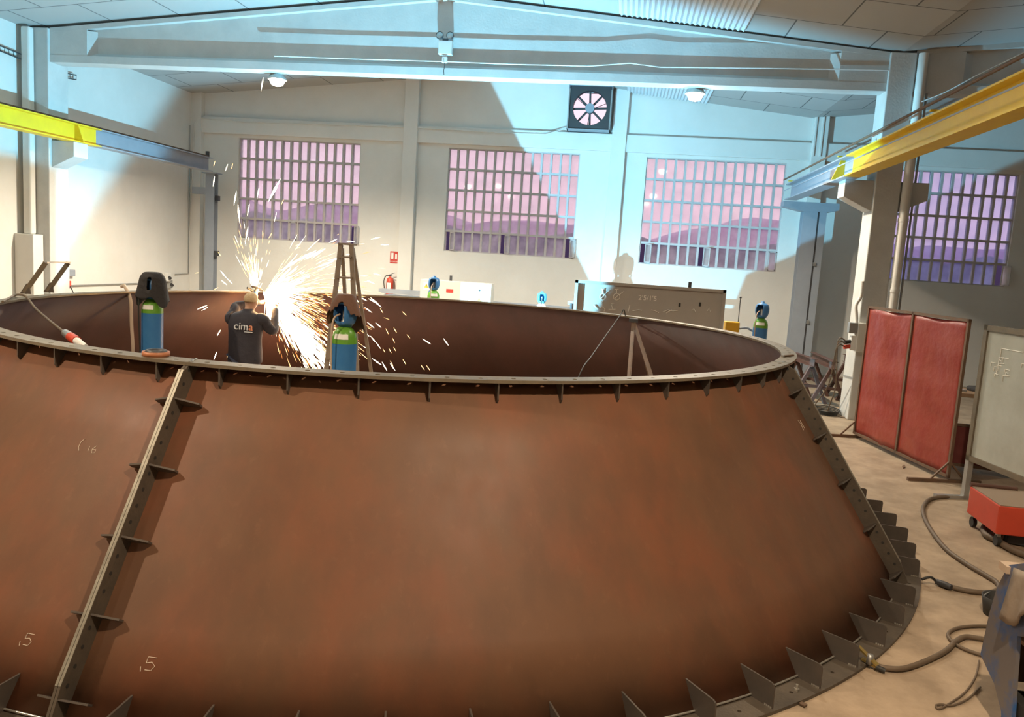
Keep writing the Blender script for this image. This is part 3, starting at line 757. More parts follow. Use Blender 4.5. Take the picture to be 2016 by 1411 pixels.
cc_ = at(1066, 600, 15.77); cc_.z = 0
cy_ = cylinder(cc_, 'gas cylinder with white shoulder and light blue guard in front of the rails', m_lblue, m_bluecyl, m_whiteg, R(30)); cy_.scale = (.9, .9, .9)
# cloth draped over the left cylinder
def drape(c, mt, r_top, r_bot, zt, zb, label, name, gap=None, seed=1, wob=.12):
    random.seed(seed); n = 40; rings = 12; vs_ = []; b = MB()
    ph = [random.uniform(0, 6) for _ in range(4)]
    for i in range(rings+1):
        q = i/rings; r_ = r_top*math.sqrt(min(1, q*3)) if q < .33 else r_top+(r_bot-r_top)*((q-.33)/.67)
        for k in range(n):
            a = 2*pi*k/n; f = 1+wob*q*(sin(3*a+ph[0])+.6*sin(7*a+ph[1]))
            z = zt-(zt-zb)*max(0, (q-.15))/.85*(1+.18*sin(2*a+ph[2])+.10*sin(5*a+ph[3]))+.02*sin(a*2+ph[1])*q
            if q < .15: z = zt-.0-q*.08
            vs_.append((c[0]+r_*f*cos(a), c[1]+r_*f*sin(a), z))
    fs = []
    for i in range(rings):
        for k in range(n):
            a = 2*pi*(k+.5)/n
            if gap and i >= 4 and abs(((a-gap[0]+pi) % (2*pi))-pi) < (gap[1]*(i-3)/9*1.6 if len(gap) == 2 else (gap[1] if i < 9 else 0)): continue
            fs.append((i*n+k, i*n+(k+1) % n, (i+1)*n+(k+1) % n, (i+1)*n+k))
    b.add(vs_, fs, 0, True); o = b.build(name, mt, loc=c); s = o.modifiers.new('thick', 'SOLIDIFY'); s.thickness = .008
    ss = o.modifiers.new('sub', 'SUBSURF'); ss.levels = 1; ss.render_levels = 1
    return tag(o, label, 'cloth' if name == 'draped_cloth' else 'jacket')
q = cl.location
drape(V((q.x, q.y, 0)), m_jacket, .135, .175, 1.965, 1.64, 'black cloth hanging over the top of the left gas cylinder', 'draped_cloth', (R(290), .2, 1), 3, .10)
q = cm.location
drape(V((q.x, q.y, 0)), m_leather, .11, .2, 1.96, 1.62, 'brown jacket draped over the valve guard of the cylinder before the ladder', 'draped_jacket', (R(265), 1.35), 5, .08)

# ------------------------------------------------------------------ worker
W0 = at(481, 650, 9.7); WXc, WYc = W0.x+.02, 9.7
p_ = thing('person', 'worker seen from behind in dark navy top grinding, short fair hair', 'person', (WXc, WYc, 0))
def finger_nodes(nodes, edges, base, side, wrist, d, upv, pre):
    # palm and five fingers curling around a grip
    d = V(d).normalized(); upv = V(upv).normalized(); lat = d.cross(upv).normalized()
    nodes[pre+'palm'] = (V(wrist)+d*.06, (.038, .020)); edges.append((base, pre+'palm'))
    for i, (o_, L) in enumerate(((-.030, .070), (-.010, .078), (.010, .074), (.029, .060))):
        k = pre+'f%d' % i; b0 = V(wrist)+d*.095+lat*o_
        nodes[k+'a'] = (b0, .0095); nodes[k+'b'] = (b0+d*L*.42-upv*.012, .0085); nodes[k+'c'] = (b0+d*L*.55-upv*.042, .008); nodes[k+'d'] = (b0+d*L*.3-upv*.058, .007)
        edges += [(pre+'palm', k+'a'), (k+'a', k+'b'), (k+'b', k+'c'), (k+'c', k+'d')]
    b0 = V(wrist)+d*.04-lat*side*.036
    nodes[pre+'ta'] = (b0, .011); nodes[pre+'tb'] = (b0+d*.03-lat*side*.018-upv*.02, .010); nodes[pre+'tc'] = (b0+d*.055-lat*side*.008-upv*.042, .0085)
    edges += [(pre+'palm', pre+'ta'), (pre+'ta', pre+'tb'), (pre+'tb', pre+'tc')]
lw_, rw_ = V((.02, .40, 1.56)), V((.24, .36, 1.50))
le, re = V((-.24, .20, 1.50)), V((.33, .12, 1.22))
N_ = {'pelvis': ((0, 0, .93), (.15, .11)), 'waist': ((0, -.01, 1.08), (.135, .10)), 'chest': ((0, 0, 1.27), (.155, .11)), 'upper': ((0, .02, 1.36), (.10, .07)), 'neck': ((.01, .04, 1.46), .052),
      'skull0': ((.03, .07, 1.545), .070), 'skull1': ((.035, .075, 1.61), (.078, .092)), 'skull2': ((.035, .07, 1.665), .058),
      'nose': ((.065, .165, 1.59), .012), 'earL': ((-.045, .07, 1.60), .014), 'earR': ((.115, .06, 1.60), .014),
      'ls': ((-.165, .02, 1.37), .048), 'rs': ((.165, .02, 1.37), .048), 'le': (le, .042), 're': (re, .042), 'lw': (lw_, .028), 'rw': (rw_, .028),
      'lh': ((-.10, 0, .86), .088), 'rh': ((.10, 0, .86), .088), 'lk': ((-.13, .05, .48), .058), 'rk': ((.13, .02, .48), .058), 'la': ((-.15, .0, .09), .038), 'ra': ((.15, -.03, .09), .038),
      'lt': ((-.17, .14, .035), .032), 'rt': ((.17, .11, .035), .032)}
E_ = [('pelvis', 'waist'), ('waist', 'chest'), ('chest', 'upper'), ('upper', 'neck'), ('neck', 'skull0'), ('skull0', 'skull1'), ('skull1', 'skull2'), ('skull1', 'nose'), ('skull1', 'earL'), ('skull1', 'earR'),
      ('upper', 'ls'), ('upper', 'rs'), ('ls', 'le'), ('rs', 're'), ('le', 'lw'), ('re', 'rw'), ('pelvis', 'lh'), ('pelvis', 'rh'), ('lh', 'lk'), ('rh', 'rk'), ('lk', 'la'), ('rk', 'ra'), ('la', 'lt'), ('ra', 'rt')]
finger_nodes(N_, E_, 'lw', -1, lw_, (lw_-le), (0, 0, 1), 'L'); finger_nodes(N_, E_, 'rw', 1, rw_, (rw_-re), (0, 1, .3), 'R')
skin('body', N_, E_, m_skin, p_, 2, 'pelvis')
random.seed(2)
sw = MB(); n = 36; prof = [(.79, 0, 0, .222, .150), (.80, 0, 0, .232, .158), (.86, 0, 0, .236, .160), (.96, 0, -.005, .226, .150), (1.06, 0, -.01, .220, .142), (1.16, 0, -.005, .226, .142), (1.26, 0, 0, .236, .146), (1.34, 0, .0, .240, .142), (1.40, 0, .008, .222, .124), (1.435, .003, .014, .165, .100), (1.455, .008, .022, .105, .082), (1.475, .01, .03, .072, .07), (1.495, .012, .036, .064, .064)]
vs_ = []
for i, (z, cx_, cy_2, rx, ry) in enumerate(prof):
    for k in range(n):
        a = 2*pi*k/n; wv = 1+.022*sin(5*a+z*26)*(1 if z < 1.25 else .4)+.012*sin(9*a-z*40)
        vs_.append((cx_+rx*cos(a)*wv, cy_2+ry*sin(a)*wv, z+.012*sin(3*a+1) if z < 1.3 else z))
sw.add(vs_, [(i*n+k, i*n+(k+1) % n, (i+1)*n+(k+1) % n, (i+1)*n+k) for i in range(len(prof)-1) for k in range(n)], 0, True)
for sx, e_, w_ in ((-1, le, lw_), (1, re, rw_)):
    sh_ = V((sx*.175, .01, 1.355))
    sw.tube(smooth([sh_, sh_+V((sx*.05, .02, 0)), e_.lerp(sh_, .45), e_, e_.lerp(w_, .5), w_-(w_-e_)*.08], 4), [.095]*4+[.082, .080, .078, .076]+[.072, .070, .068, .066]+[.064, .060, .056, .054]+[.052, .049, .046, .044]+[.042], 16)
so_ = sw.build('sweatshirt', m_navy, p_); sm_ = so_.modifiers.new('sub', 'SUBSURF'); sm_.levels = 1; sm_.render_levels = 1
T_ = {'p': ((0, 0, .92), (.165, .125)), 'lh': ((-.10, 0, .82), .105), 'rh': ((.10, 0, .82), .105), 'lk': ((-.13, .05, .48), .078), 'rk': ((.13, .02, .48), .078), 'la': ((-.15, 0, .12), .062), 'ra': ((.15, -.03, .12), .062)}
skin('trousers', T_, [('p', 'lh'), ('p', 'rh'), ('lh', 'lk'), ('rh', 'rk'), ('lk', 'la'), ('rk', 'ra')], m_trous, p_, 2, 'p')
for s, x, y in (('l', -.15, 0), ('r', .15, -.03)):
    skin('boot', {'h': ((x, y-.03, .05), (.048, .048)), 'a': ((x, y, .12), .050), 'm': ((x+(.01 if s == 'r' else -.01), y+.08, .05), (.048, .045)), 't': ((x*1.12, y+.17, .042), (.042, .04))}, [('h', 'a'), ('h', 'm'), ('m', 't')], m_black, p_, 2, 'h')
hr = MB(); n = 24; vs_ = []
for i in range(9):
    ph = i/8*R(112)
    for k in range(n):
        a = 2*pi*k/n
        lim = ph if sin(a) < .2 else ph*.55
        vs_.append((.035+.0925*sin(lim)*cos(a), .068+.104*sin(lim)*sin(a), 1.618+.094*cos(lim)))
hr.add(vs_, [(i*n+k, i*n+(k+1) % n, (i+1)*n+(k+1) % n, (i+1)*n+k) for i in range(8) for k in range(n)], 0, True)
ho = hr.build('hair', m_hair, p_); s = ho.modifiers.new('thick', 'SOLIDIFY'); s.thickness = .012
m_logo = mat('white_print', (.75, .78, .82), .7); m_logo2 = mat('orange_print', (.80, .30, .16), .7)
tilt = Matrix.Rotation(R(3), 3, 'Y') @ FRONT
for ch, x, m_ in (('c', -.085, m_logo), ('i', -.035, m_logo), ('m', .03, m_logo), ('a', .115, m_logo2)):
    text_part('logo_letter', ch, .135, m_, tilt, (x+.03, -.158, 1.275), p_, .006)
MB().bx(.06, .165, -.164, -.150, 1.205, 1.214).build('logo_line', m_logo, p_)
# angle grinder
SP = at(520, 576, 10.15)
t = thing('angle_grinder', 'angle grinder held up by the worker, lost in the sparks', 'angle grinder', SP-V((.05, .0, -.0)))
MB().tube([(.02, -.30, -.14), (-.02, -.16, -.08), (-.06, -.04, -.02)], [.026, .034, .036], 14).build('motor_body', m_bluecap, t)
MB().cyl((-.07, -.03, -.03), (-.04, -.02, .05), .03, 14).build('gear_head', m_steel, t)
MB().cyl((-.04, -.02, .05), (-.039, -.018, .055), .085, 28).build('grinding_disc', m_dark, t)
MB().tube([(-.07, -.03, 0), (-.13, -.13, .06)], .014, 10).build('side_handle', m_black, t)

# ------------------------------------------------------------------ sparks
spk = MB(); random.seed(11)
O = SP.copy()
def sprk(p, d, L, wd, mi):
    d = d.normalized(); x = d.cross(V((0, 1, 0))); x = x.normalized() if x.length > .01 else V((1, 0, 0)); y = d.cross(x)
    q = p+d*L; m = p+d*L*.55; r1 = wd
    vs_ = [p]+[m+x*r1*a+y*r1*b_ for a, b_ in ((1, 0), (0, 1), (-1, 0), (0, -1))]+[q]
    spk.add(vs_, [(0, 2, 1), (0, 3, 2), (0, 4, 3), (0, 1, 4), (5, 1, 2), (5, 2, 3), (5, 3, 4), (5, 4, 1)], mi)
def dirv(deg, jy=.25): return V((cos(R(deg)), random.uniform(-jy, jy), sin(R(deg))))
# dense core jet towards the lower right
for i in range(1400):
    a = random.gauss(-46, 6); s = abs(random.gauss(0, .42)) if i % 3 else random.uniform(0, 1.15)
    d = dirv(a, .1); wd = random.uniform(.003, .007)
    sprk(O+d*s+V((random.gauss(0, .012), 0, random.gauss(0, .012)))*(1+2*s), d, random.uniform(.05, .22), wd, 0)
# fan of long streaks
for i in range(1500):
    a = random.triangular(-82, 42, -22); s = random.expovariate(2.6)
    if s > 1.7: continue
    d = dirv(a, .22); hot = s < .55 or random.random() < .2
    sprk(O+d*s, d+V((0, 0, -.12*s)), random.uniform(.04, .2)*(1 if s > .2 else 1.6), random.uniform(.0013, .003), 0 if hot and random.random() < .6 else (1 if random.random() < .6 else 2))
# right-going warm streaks near the ladder
for i in range(420):
    a = random.uniform(-58, 14); s = random.uniform(.45, 1.35); d = dirv(a, .3)
    sprk(O+d*s, d+V((0, 0, -.2)), random.uniform(.04, .15), random.uniform(.0014, .0034), random.choice((1, 1, 2)))
# upward plume
for i in range(260):
    a = random.gauss(98, 11); s = random.expovariate(4); 
    if s > 1.0: continue
    d = dirv(a, .2); o2 = O+V((-.11, 0, -.02)); sprk(o2+d*s, d, random.uniform(.05, .2), random.uniform(.0013, .003), random.choice((0, 1, 1)))
for i in range(230):
    a = random.triangular(8, 62, 22); s = random.expovariate(3.6)
    if s > 1.0: continue
    d = dirv(a, .2); sprk(O+d*s, d, random.uniform(.06, .28), random.uniform(.0014, .0028), random.choice((0, 1, 1)))
for i in range(700):   # dense bright heart of the shower
    a = random.uniform(-75, 20); d = dirv(a, .3); sprk(O+d*random.uniform(-.02, .28), d, random.uniform(.05, .2), random.uniform(.003, .006), 0)
# single flying sparks, where the photo shows them
fly = [((446, 330), 70, 12), ((422, 322), 75, 9), ((421, 357), 80, 16), ((457, 327), 75, 9), ((463, 390), 80, 22), ((489, 413), 80, 18), ((470, 420), 95, 28), ((540, 375), 62, 40), ((508, 380), 80, 16), ((486, 460), 80, 22), ((532, 464), 60, 10), ((516, 166), 80, 20), ((556, 398), 65, 9),
       ((587, 482), 15, 9), ((586, 488), 15, 9), ((656, 474), 25, 14), ((690, 475), -5, 14), ((739, 469), 12, 15), ((757, 482), 0, 12), ((717, 543), 0, 12), ((743, 540), -12, 12), ((730, 555), -25, 13), ((388, 537), 15, 6), ((432, 500), -55, 9), ((398, 605), 22, 18), ((403, 608), 30, 12), ((400, 608), 40, 14), ((425, 568), 28, 9),
       ((382, 590), 5, 16), ((440, 540), -50, 16), ((452, 553), -45, 12), ((441, 556), -40, 12), ((422, 650), 55, 12), ((431, 655), 60, 12), ((434, 645), 60, 10), ((424, 700), 70, 14), ((448, 700), 75, 9), ((740, 595), -42, 22), ((733, 592), -30, 14), ((745, 680), -55, 12), ((796, 617), -45, 9), ((751, 611), -60, 9),
       ((762, 652), -65, 10), ((778, 650), -60, 10), ((804, 662), -50, 8), ((775, 670), -65, 9), ((840, 672), -32, 15), ((878, 673), -55, 13), ((768, 690), -62, 9), ((777, 687), -60, 8), ((756, 690), -60, 7), ((796, 712), -60, 10), ((832, 723), -55, 10), ((843, 724), -55, 10), ((757, 721), -60, 16), ((773, 722), -55, 14), ((742, 712), -35, 18), ((771, 715), -60, 10),
       ((715, 588), -30, 14), ((700, 590), -30, 16), ((725, 610), -35, 14), ((730, 640), -40, 14), ((720, 655), -45, 16), ((735, 668), -50, 14), ((745, 640), -40, 12), ((690, 500), 5, 14), ((712, 480), 5, 10), ((640, 520), 20, 30), ((600, 505), 28, 40), ((620, 500), 28, 36), ((573, 520), 32, 40), ((660, 510), 12, 24)]
for (x, y), a, L in fly:
    Y = 10.1+random.uniform(-.5, .6); m = at(x, y, Y); k = Y/1555
    d = at(x+10*cos(R(a)), y-10*sin(R(a)), Y)-m; d.normalize(); sprk(m-d*L*k*.7, d, L*k*1.4, max(.0025, L*k*.07), 0 if L > 10 else 1)
m_s0 = emit('white_hot_spark', (1, .90, .68), 9); m_s1 = emit('yellow_spark', (1, .62, .25), 4.5); m_s2 = emit('orange_spark', (1, .33, .08), 2.6)
for m_ in (m_s0, m_s1, m_s2): m_.cycles.emission_sampling = 'NONE'
so = spk.build('spark_shower', [m_s0, m_s1, m_s2], loc=SP)
tag(so, 'bright shower of grinding sparks spraying right of the worker', 'sparks', kind='stuff')
fb = MB(); fb.lathe([(0, -.075), (.05, -.055), (.075, 0), (.05, .06), (0, .085)], SP+V((.02, .02, 0)), 16)
# incandescent glow of the sparks as light
def pl(loc, e, col, r=.05):
    l = bpy.data.lights.new('spark_light', 'POINT'); l.energy = e; l.color = col; l.shadow_soft_size = r
    o = bpy.data.objects.new('spark_light', l); C.objects.link(o); o.location = loc
pl(O+V((.10, -.05, -.05)), 75, (1, .55, .22), .06); pl(O+V((.55, .1, -.6)), 60, (1, .42, .14), .2)

# ------------------------------------------------------------------ step ladder
t = thing('step_ladder', 'tall worn wooden step ladder standing behind the brown-draped cylinder', 'ladder', at(684, 735, 9.6)*1.0)
t.location = (at(684, 735, 9.6).x, 9.5, 0)
o_ = t.location
tl, tr = at(671, 482, 9.45), at(692, 482, 9.45)
bl = V((at(640, 720, 9.1).x-.06, 9.1, 0)); br = V((at(706, 700, 9.1).x+.06, 9.1, 0))
for a_, b_ in ((bl, tl), (br, tr)): MB().bar(a_-o_, b_-o_, .055, .03, (0, 1, 0)).build('rail', m_ladder, t)
rl, rr_ = V((tl.x+.02, 10.1, 0)), V((at(745, 800, 9.9).x, 10.0, 0))
for a_, b_ in ((rl, tl), (rr_, tr)): MB().bar(a_-o_, b_-o_+V((0, .05, -.04)), .04, .028, (0, 1, 0)).build('rear_leg', m_ladder, t)
for i in range(9):
    q = (i+1)/9.6; a_ = bl.lerp(tl, q)-o_; b_ = br.lerp(tr, q)-o_
    MB().bar(a_, b_, .07, .022, (0, 0, 1)).build('tread', m_ladder, t)
MB().box((tl+tr)/2-o_+V((0, .04, .01)), (.2, .12, .025)).build('top_cap', m_ladder, t)

# ------------------------------------------------------------------ things on and in the ring
# handle on the rim
h0, h1 = fl(48, 578, HT), fl(94, 575, HT)
t = thing('hook_handle', 'steel flat-bar hook handle standing on the far left rim', 'handle', h0)
ux = (h1-h0); sc_ = .0
off = at(92, 516, h0.y)-at(50, 575, h0.y)
p0, p1 = V((0, 0, .01)), V(h1-h0)+V((0, 0, .01)); q0, q1 = p0+off, p1+off*1.0
for a_, b_ in ((p0, q0), (p1, q1)): MB().bar(a_, b_, .048, .012, (0, 1, .3)).build('arm', m_flange, t)
MB().bar(q0-V((.008, 0, -.004)), q1+V((.008, 0, .004)), .05, .016, (0, 0, 1)).build('grip', m_steel, t)
for a_ in (p0, p1):
    MB().prism([a_+V((-.05, -.005, -.01)), a_+V((.075, -.005, -.01)), a_+V((.06, -.005, .09)), a_+V((.03, -.005, .1))], (0, .01, 0)).build('foot_plate', m_gusset, t)
# power cable with red plug
c0 = fl(28, 584, HT+.01); plug0 = fl(128, 655, 1.60)
pts = [fl(5, 594, HT+.02), c0+V((0, 0, .012)), fl(40, 580, HT+.03), fl(52, 584, HT+.015)]
e_ = at(128, 655, 5.9); pts2 = pts+[at(70, 607, 6.8), at(100, 633, 6.3), e_]
tag(MB().tube(smooth(pts2, 6), .011, 8).build('power_cable', m_hose), 'brown cable hanging from the left rim down to the red plug', 'cable')
e1 = at(160, 677, 5.72)
t = thing('cable_plug', 'grey, red and white industrial plug on the cable at left', 'plug', e_); dd = (e1-e_)
MB().tube([V((0, 0, 0)), dd*.35], [.03, .036], 16).build('collar', m_steel, t)
MB().tube([dd*.33, dd*.72], [.036, .038], 16).build('red_sleeve', m_redp, t)
MB().tube([dd*.72, dd*1.25], [.03, .022], 14).build('white_tail', m_white, t)
dd = dd.normalized()
tag(MB().tube(smooth([e1+V(dd)*.04, e1+V((.15, -.2, -.25)), e1+V((.3, -.1, -1.0)), V((e1.x+.4, e1.y+.1, .02)), V((e1.x+.9, e1.y+.5, .02))], 8), .011, 8).build('power_cable', m_hose), 'cable running from the red plug to the floor inside the shell', 'cable')
# cream hose over the rim
hx = at(249, 567, 11.2)
pa = fl(249, 567, HT+.03)
pts = [pa+V((-.13, .10, .01)), pa+V((-.06, .03, .02)), pa+V((.02, -.06, .02)), at(257, 590, pa.y-.12), at(259, 640, pa.y-.15), at(262, 692, pa.y-.18), V((at(263, 700, pa.y-.2).x, pa.y-.2, .3)), V((at(263, 700, pa.y-.2).x+.1, pa.y-.6, .02))]
tag(MB().tube(smooth(pts, 6), .02, 8).build('hose', m_cream), 'cream hose hanging straight down inside the rear left rim', 'hose')
# cable at the right over the rim
pa = fl(1222, 619, HT+.03); pb_ = at(1140, 740, pa.y-2.4)
pts = [pa+V((.08, .35, -.1)), pa+V((.04, .1, .06)), pa, at(1200, 650, pa.y-.5), at(1165, 700, pa.y-1.6), pb_, V((pb_.x-.2, pb_.y-.3, .4)), V((pb_.x-.2, pb_.y-.6, .02))]
tag(MB().tube(smooth(pts, 6), .007, 8).build('power_cable', m_black), 'thin cable slanting down from the rear rim below the chalked panel', 'cable')
# prop of steel angles inside
tp = at(1247, 632, 10.9)
t = thing('steel_prop', 'three-legged steel angle prop leaning inside the rear right of the shell', 'prop', (tp.x, tp.y, 0))
o_ = V((tp.x, tp.y, 0))
for a_ in (at(1238, 745, 9.9), at(1284, 745, 9.9)):
    d_ = (a_-tp); k = tp.z/(tp.z-a_.z); ft = tp+d_*k
    b = MB().bar(tp-o_, ft-o_, .05, .006, (0, 1, 0)); b.bar(tp-o_+V((.02, .025, 0)), ft-o_+V((.02, .025, 0)), .006, .05, (0, 1, 0)); b.build('leg', m_rustbar, t)
MB().bar(V((.02, 0, tp.z)), V((.55, .1, .02)), .02, .02, (0, 1, 0)).build('leg', m_rustbar, t)
MB().box((0, 0, tp.z+.01), (.12, .08, .05)).build('head_plate', m_dark, t)
# ring of tape on rim
tr_ = fl(307, 700, HT); tp_ = MB().lathe([(.062, 0), (.078, 0), (.078, .026), (.062, .026), (.062, 0)], (0, 0, 0), 30)
t = thing('abrasive_disc_roll', 'orange-brown ring shaped roll lying on the near rim before the left cylinder', 'roll', tr_)
tp_.build('roll', m_orange, t); MB().lathe([(.045, .0), (.06, .0), (.06, .034), (.045, .034), (.045, .0)], (-.004, .01, 0), 24).build('inner_ring', m_dark, t)
# marker rod on rim at right
a_ = fl(1542, 701, HT+.008); b_ = fl(1562, 699, HT+.008)
t = thing('steel_pin', 'short dark pin lying on the right end of the rim', 'pin', a_)
MB().tube([V((0, 0, 0)), b_-a_], [.010, .008], 10).build('shank', m_rustbar, t); MB().cyl(V((0, 0, 0)), (a_-b_)*.12, .013, 10).build('head', m_steel, t)

# ------------------------------------------------------------------ machines along the far wall
Ym = 17.6
t = thing('bending_machine', 'long grey and cream plate machine along the far wall', 'machine', (-2, Ym+.4, 0))
def rel(p): return V(p)-V((-2, Ym+.4, 0))
a_, b_ = at(745, 571, Ym), at(1420, 606, Ym)
zt = 1.45
MB().bx(a_.x+2, 4.3, .0, .5, .1, 1.30).build('bed', m_greyb, t)
MB().bx(a_.x+2, a_.x+2+1.0, -.38, -.05, zt-.09, zt+.0).build('upper_beam', m_greyb, t)
MB().bx(.9-.06+.0, 2.9+1.2, -.42, -.2, zt-.05, zt+.03).build('rail', m_greyb, t)
MB().bx(.9, 2.9+1.2, -.45, -.25, zt-.17, zt-.13).build('rail', m_steel, t)
MB().bx(.9, 4.1, -.45, -.3, zt-.26, zt-.21).build('rail', m_dark, t)
for x in (.98, 1.75): MB().bx(x-.08, x+.08, -.48, -.25, zt-.2, zt-.02).build('slide_block', m_dark, t)
c0, c1 = at(828, 549, Ym-.2), at(968, 557, Ym-.2)
t = thing('machine_cabinet', 'cream metal cabinet of the machine with warning labels', 'cabinet', ((c0.x+c1.x)/2, Ym, 0)); cxm = (c0.x+c1.x)/2; zt = c0.z
MB().bx(c0.x-cxm, c1.x-cxm, -.2, .2, 0, zt).build('case', m_cab, t, bevel=.008)
MB().bx(.22, .225, -.203, -.2, .2, zt-.02).build('door_gap', m_dark, t)
MB().bx(.28, .30, -.24, -.2, zt, zt+.0).bx(-.18, -.13, -.05, 0, zt-.01, zt+.12).build('lifting_eye', m_dark, t)
def warn(x, z, s):
    o = MB().prism([(x-s, -.203, z-s*.9), (x+s, -.203, z-s*.9), (x, -.203, z+s)], (0, -.002, 0)).build('warning_sign', m_yelw, t)
    MB().bx(x-.006, x+.006, -.208, -.204, z-s*.35, z+s*.35).build('mark', m_dark, o)
m_yelw = mat('warning_yellow', (.8, .5, .06), .6)
MB().bx(-.74, -.60, -.2035, -.2, zt-.24, zt-.06).build('label_plate', m_white, t)
warn(-.67, zt-.14, .05); warn(.55, zt-.36, .05)
MB().bx(-.21, -.05, -.204, -.2, zt-.26, zt-.18).build('red_label', m_sign, t)
MB().cyl((.55, -.2, zt-.16), (.55, -.215, zt-.16), .022, 12).build('knob', m_black, t)
MB().cyl((-.57, -.2, zt-.28), (-.57, -.23, zt-.28), .045, 16).build('gauge', m_bluecap, t)
MB().bx(.72, .76, -.25, -.2, zt-.38, zt-.22).build('latch', m_steel, t)

# fire sign and extinguisher on the pilaster
sg = at(776, 507, YW-.02); sg.x = -5.86
t = thing('fire_sign', 'red and white fire extinguisher sign on the far wall', 'sign', (sg.x, YW-.005, 2.16))
MB().bx(-.105, .105, -.006, 0, -.15, .15).build('plate', m_sign, t)
MB().bx(-.075, -.015, -.009, -.006, -.045, .115).build('extinguisher_symbol', m_paper, t)
MB().bx(.03, .08, -.009, -.006, -.045, .085).build('flame_symbol', m_paper, t)
text_part('sign_text', 'EXTINTOR', .042, m_paper, FRONT, (0, -.008, -.11), t)
t = thing('fire_extinguisher', 'red fire extinguisher with black hose on the far wall', 'fire extinguisher', (-5.9, YW-.14, 1.15))
MB().lathe([(0, 0), (.085, 0), (.09, .02), (.09, .40), (.075, .47), (.03, .50), (.025, .53)], n=24).build('tank', m_redp, t)
MB().bx(-.03, .03, -.02, .02, .52, .56).build('valve', m_dark, t)
MB().bar((-.02, -.01, .56), (.12, -.02, .62), .02, .01).bar((-.02, -.01, .54), (.1, -.02, .53), .02, .01).build('lever', m_dark, t)
MB().tube(smooth([(-.02, 0, .54), (-.1, -.03, .53), (-.15, -.03, .42), (-.14, -.03, .25), (-.1, -.04, .05)], 6), .012, 8).build('hose', m_black, t)
MB().bx(-.05, .05, -.0935, -.088, .15, .36).build('label_strip', m_paper, t)

# chalked grey panel
YP = 13.3; P0, P1 = at(1133, 553, YP), at(1430, 568, YP); L_ = P1.x-P0.x; zt = (P0.z+P1.z)/2
t = thing('chalked_panel', 'large grey steel sheet panel with chalk drawings behind the right part of the rim', 'panel', ((P0.x+P1.x)/2, YP, 0)); hx = L_/2
MB().bx(-hx+.03, hx-.03, -.005, .005, .3, zt-.03).build('sheet', m_panel, t)
MB().bx(-hx, hx, -.045, .045, zt-.05, zt).bx(-hx, -hx+.05, -.045, .045, 0, zt).bx(hx-.05, hx, -.045, .045, 0, zt).bx(-hx, hx, -.045, .045, .3, .36).build('frame', m_panel, t)
for x in (-hx+.05, hx-.05): MB().bx(x-.03, x+.03, -.12, .4, 0, .05).build('foot', m_panel, t)
MB().bx(.62, .67, -.02, .03, zt, zt+.09).build('hook', m_dark, t)
for x, y in ((1338, 600), (1378, 599)):
    q = at(x, y, YP-.01); MB().bx(q.x-(P0.x+P1.x)/2-.016, q.x-(P0.x+P1.x)/2+.016, -.02, -.004, q.z-.03, q.z+.03).build('slot', m_black, t)
oc = V(((P0.x+P1.x)/2, YP, 0))
def cp(x, y): return at(x, y, YP-.015)-oc
def circ(x, y, r_): return [(x+r_*cos(i*pi/8), y+r_*sin(i*pi/8)) for i in range(17)]
sk = [circ(1187, 584, 6), [(1187, 578), (1186, 568)], [(1183, 569), (1190, 568)], [(1191, 579), (1199, 572)], [(1184, 587), (1190, 581)], circ(1214, 584, 6.5), [(1214, 577), (1214, 569)], [(1210, 570), (1218, 569)], [(1219, 580), (1229, 573)], [(1211, 587), (1217, 581)],
      [(1184, 592), (1185, 603)], [(1181, 594), (1188, 593)], [(1178, 607), (1186, 604), (1191, 608), (1189, 613)], [(1203, 598), (1209, 597), (1204, 600), (1206, 608)], [(1198, 609), (1212, 609)], [(1169, 600), (1177, 609)], [(1240, 600), (1237, 613)], [(1245, 612), (1257, 610), (1264, 611)], [(1282, 610), (1290, 612), (1297, 616)], [(1305, 614), (1315, 610), (1325, 612), (1335, 611)],
      [(1362, 610), (1366, 608), (1370, 615)], [(1393, 612), (1396, 605), (1399, 614)], [(1312, 616), (1318, 612), (1323, 610)]]
b = MB()
for s in sk: b.tube([cp(*q) for q in s], .006, 4)
b.build('chalk_drawing', m_chalkw, t)
q = cp(1275, 587); text_part('chalk_writing', "2'5/1'5", .115, m_chalkw, FRONT @ Matrix.Rotation(R(0), 3, 'Z'), (q.x, q.y, q.z), t, .002)
# box with rod behind the rim right
yb = at(1440, 643, 13.4)
t = thing('yellow_box', 'yellow box with an upright thin rod behind the right rim', 'box', (yb.x, 13.4, 0))
MB().box((0, 0, yb.z), (.23, .16, .17), Matrix.Rotation(R(8), 3, 'Z')).build('case', m_yellbox, t, bevel=.015)
MB().bx(-.08, .08, -.06, .06, 0, yb.z-.08).build('stand', m_dark, t)
MB().tube([(.10, 0, yb.z-.05), (.10, 0, yb.z+.48)], .007, 8).build('rod', m_dark, t); MB().lathe([(0, -.02), (.018, -.01), (.018, .01), (0, .02)], (.10, 0, yb.z+.49), 10).build('tip', m_dark, t)
MB().tube(smooth([(.12, 0, yb.z-.02), (.25, .0, yb.z+.0), (.36, .02, yb.z-.05), (.55, .05, yb.z-.08), (.62, .08, .6), (.62, .1, .02)], 6), .02, 8).build('hose', m_greyb, t)

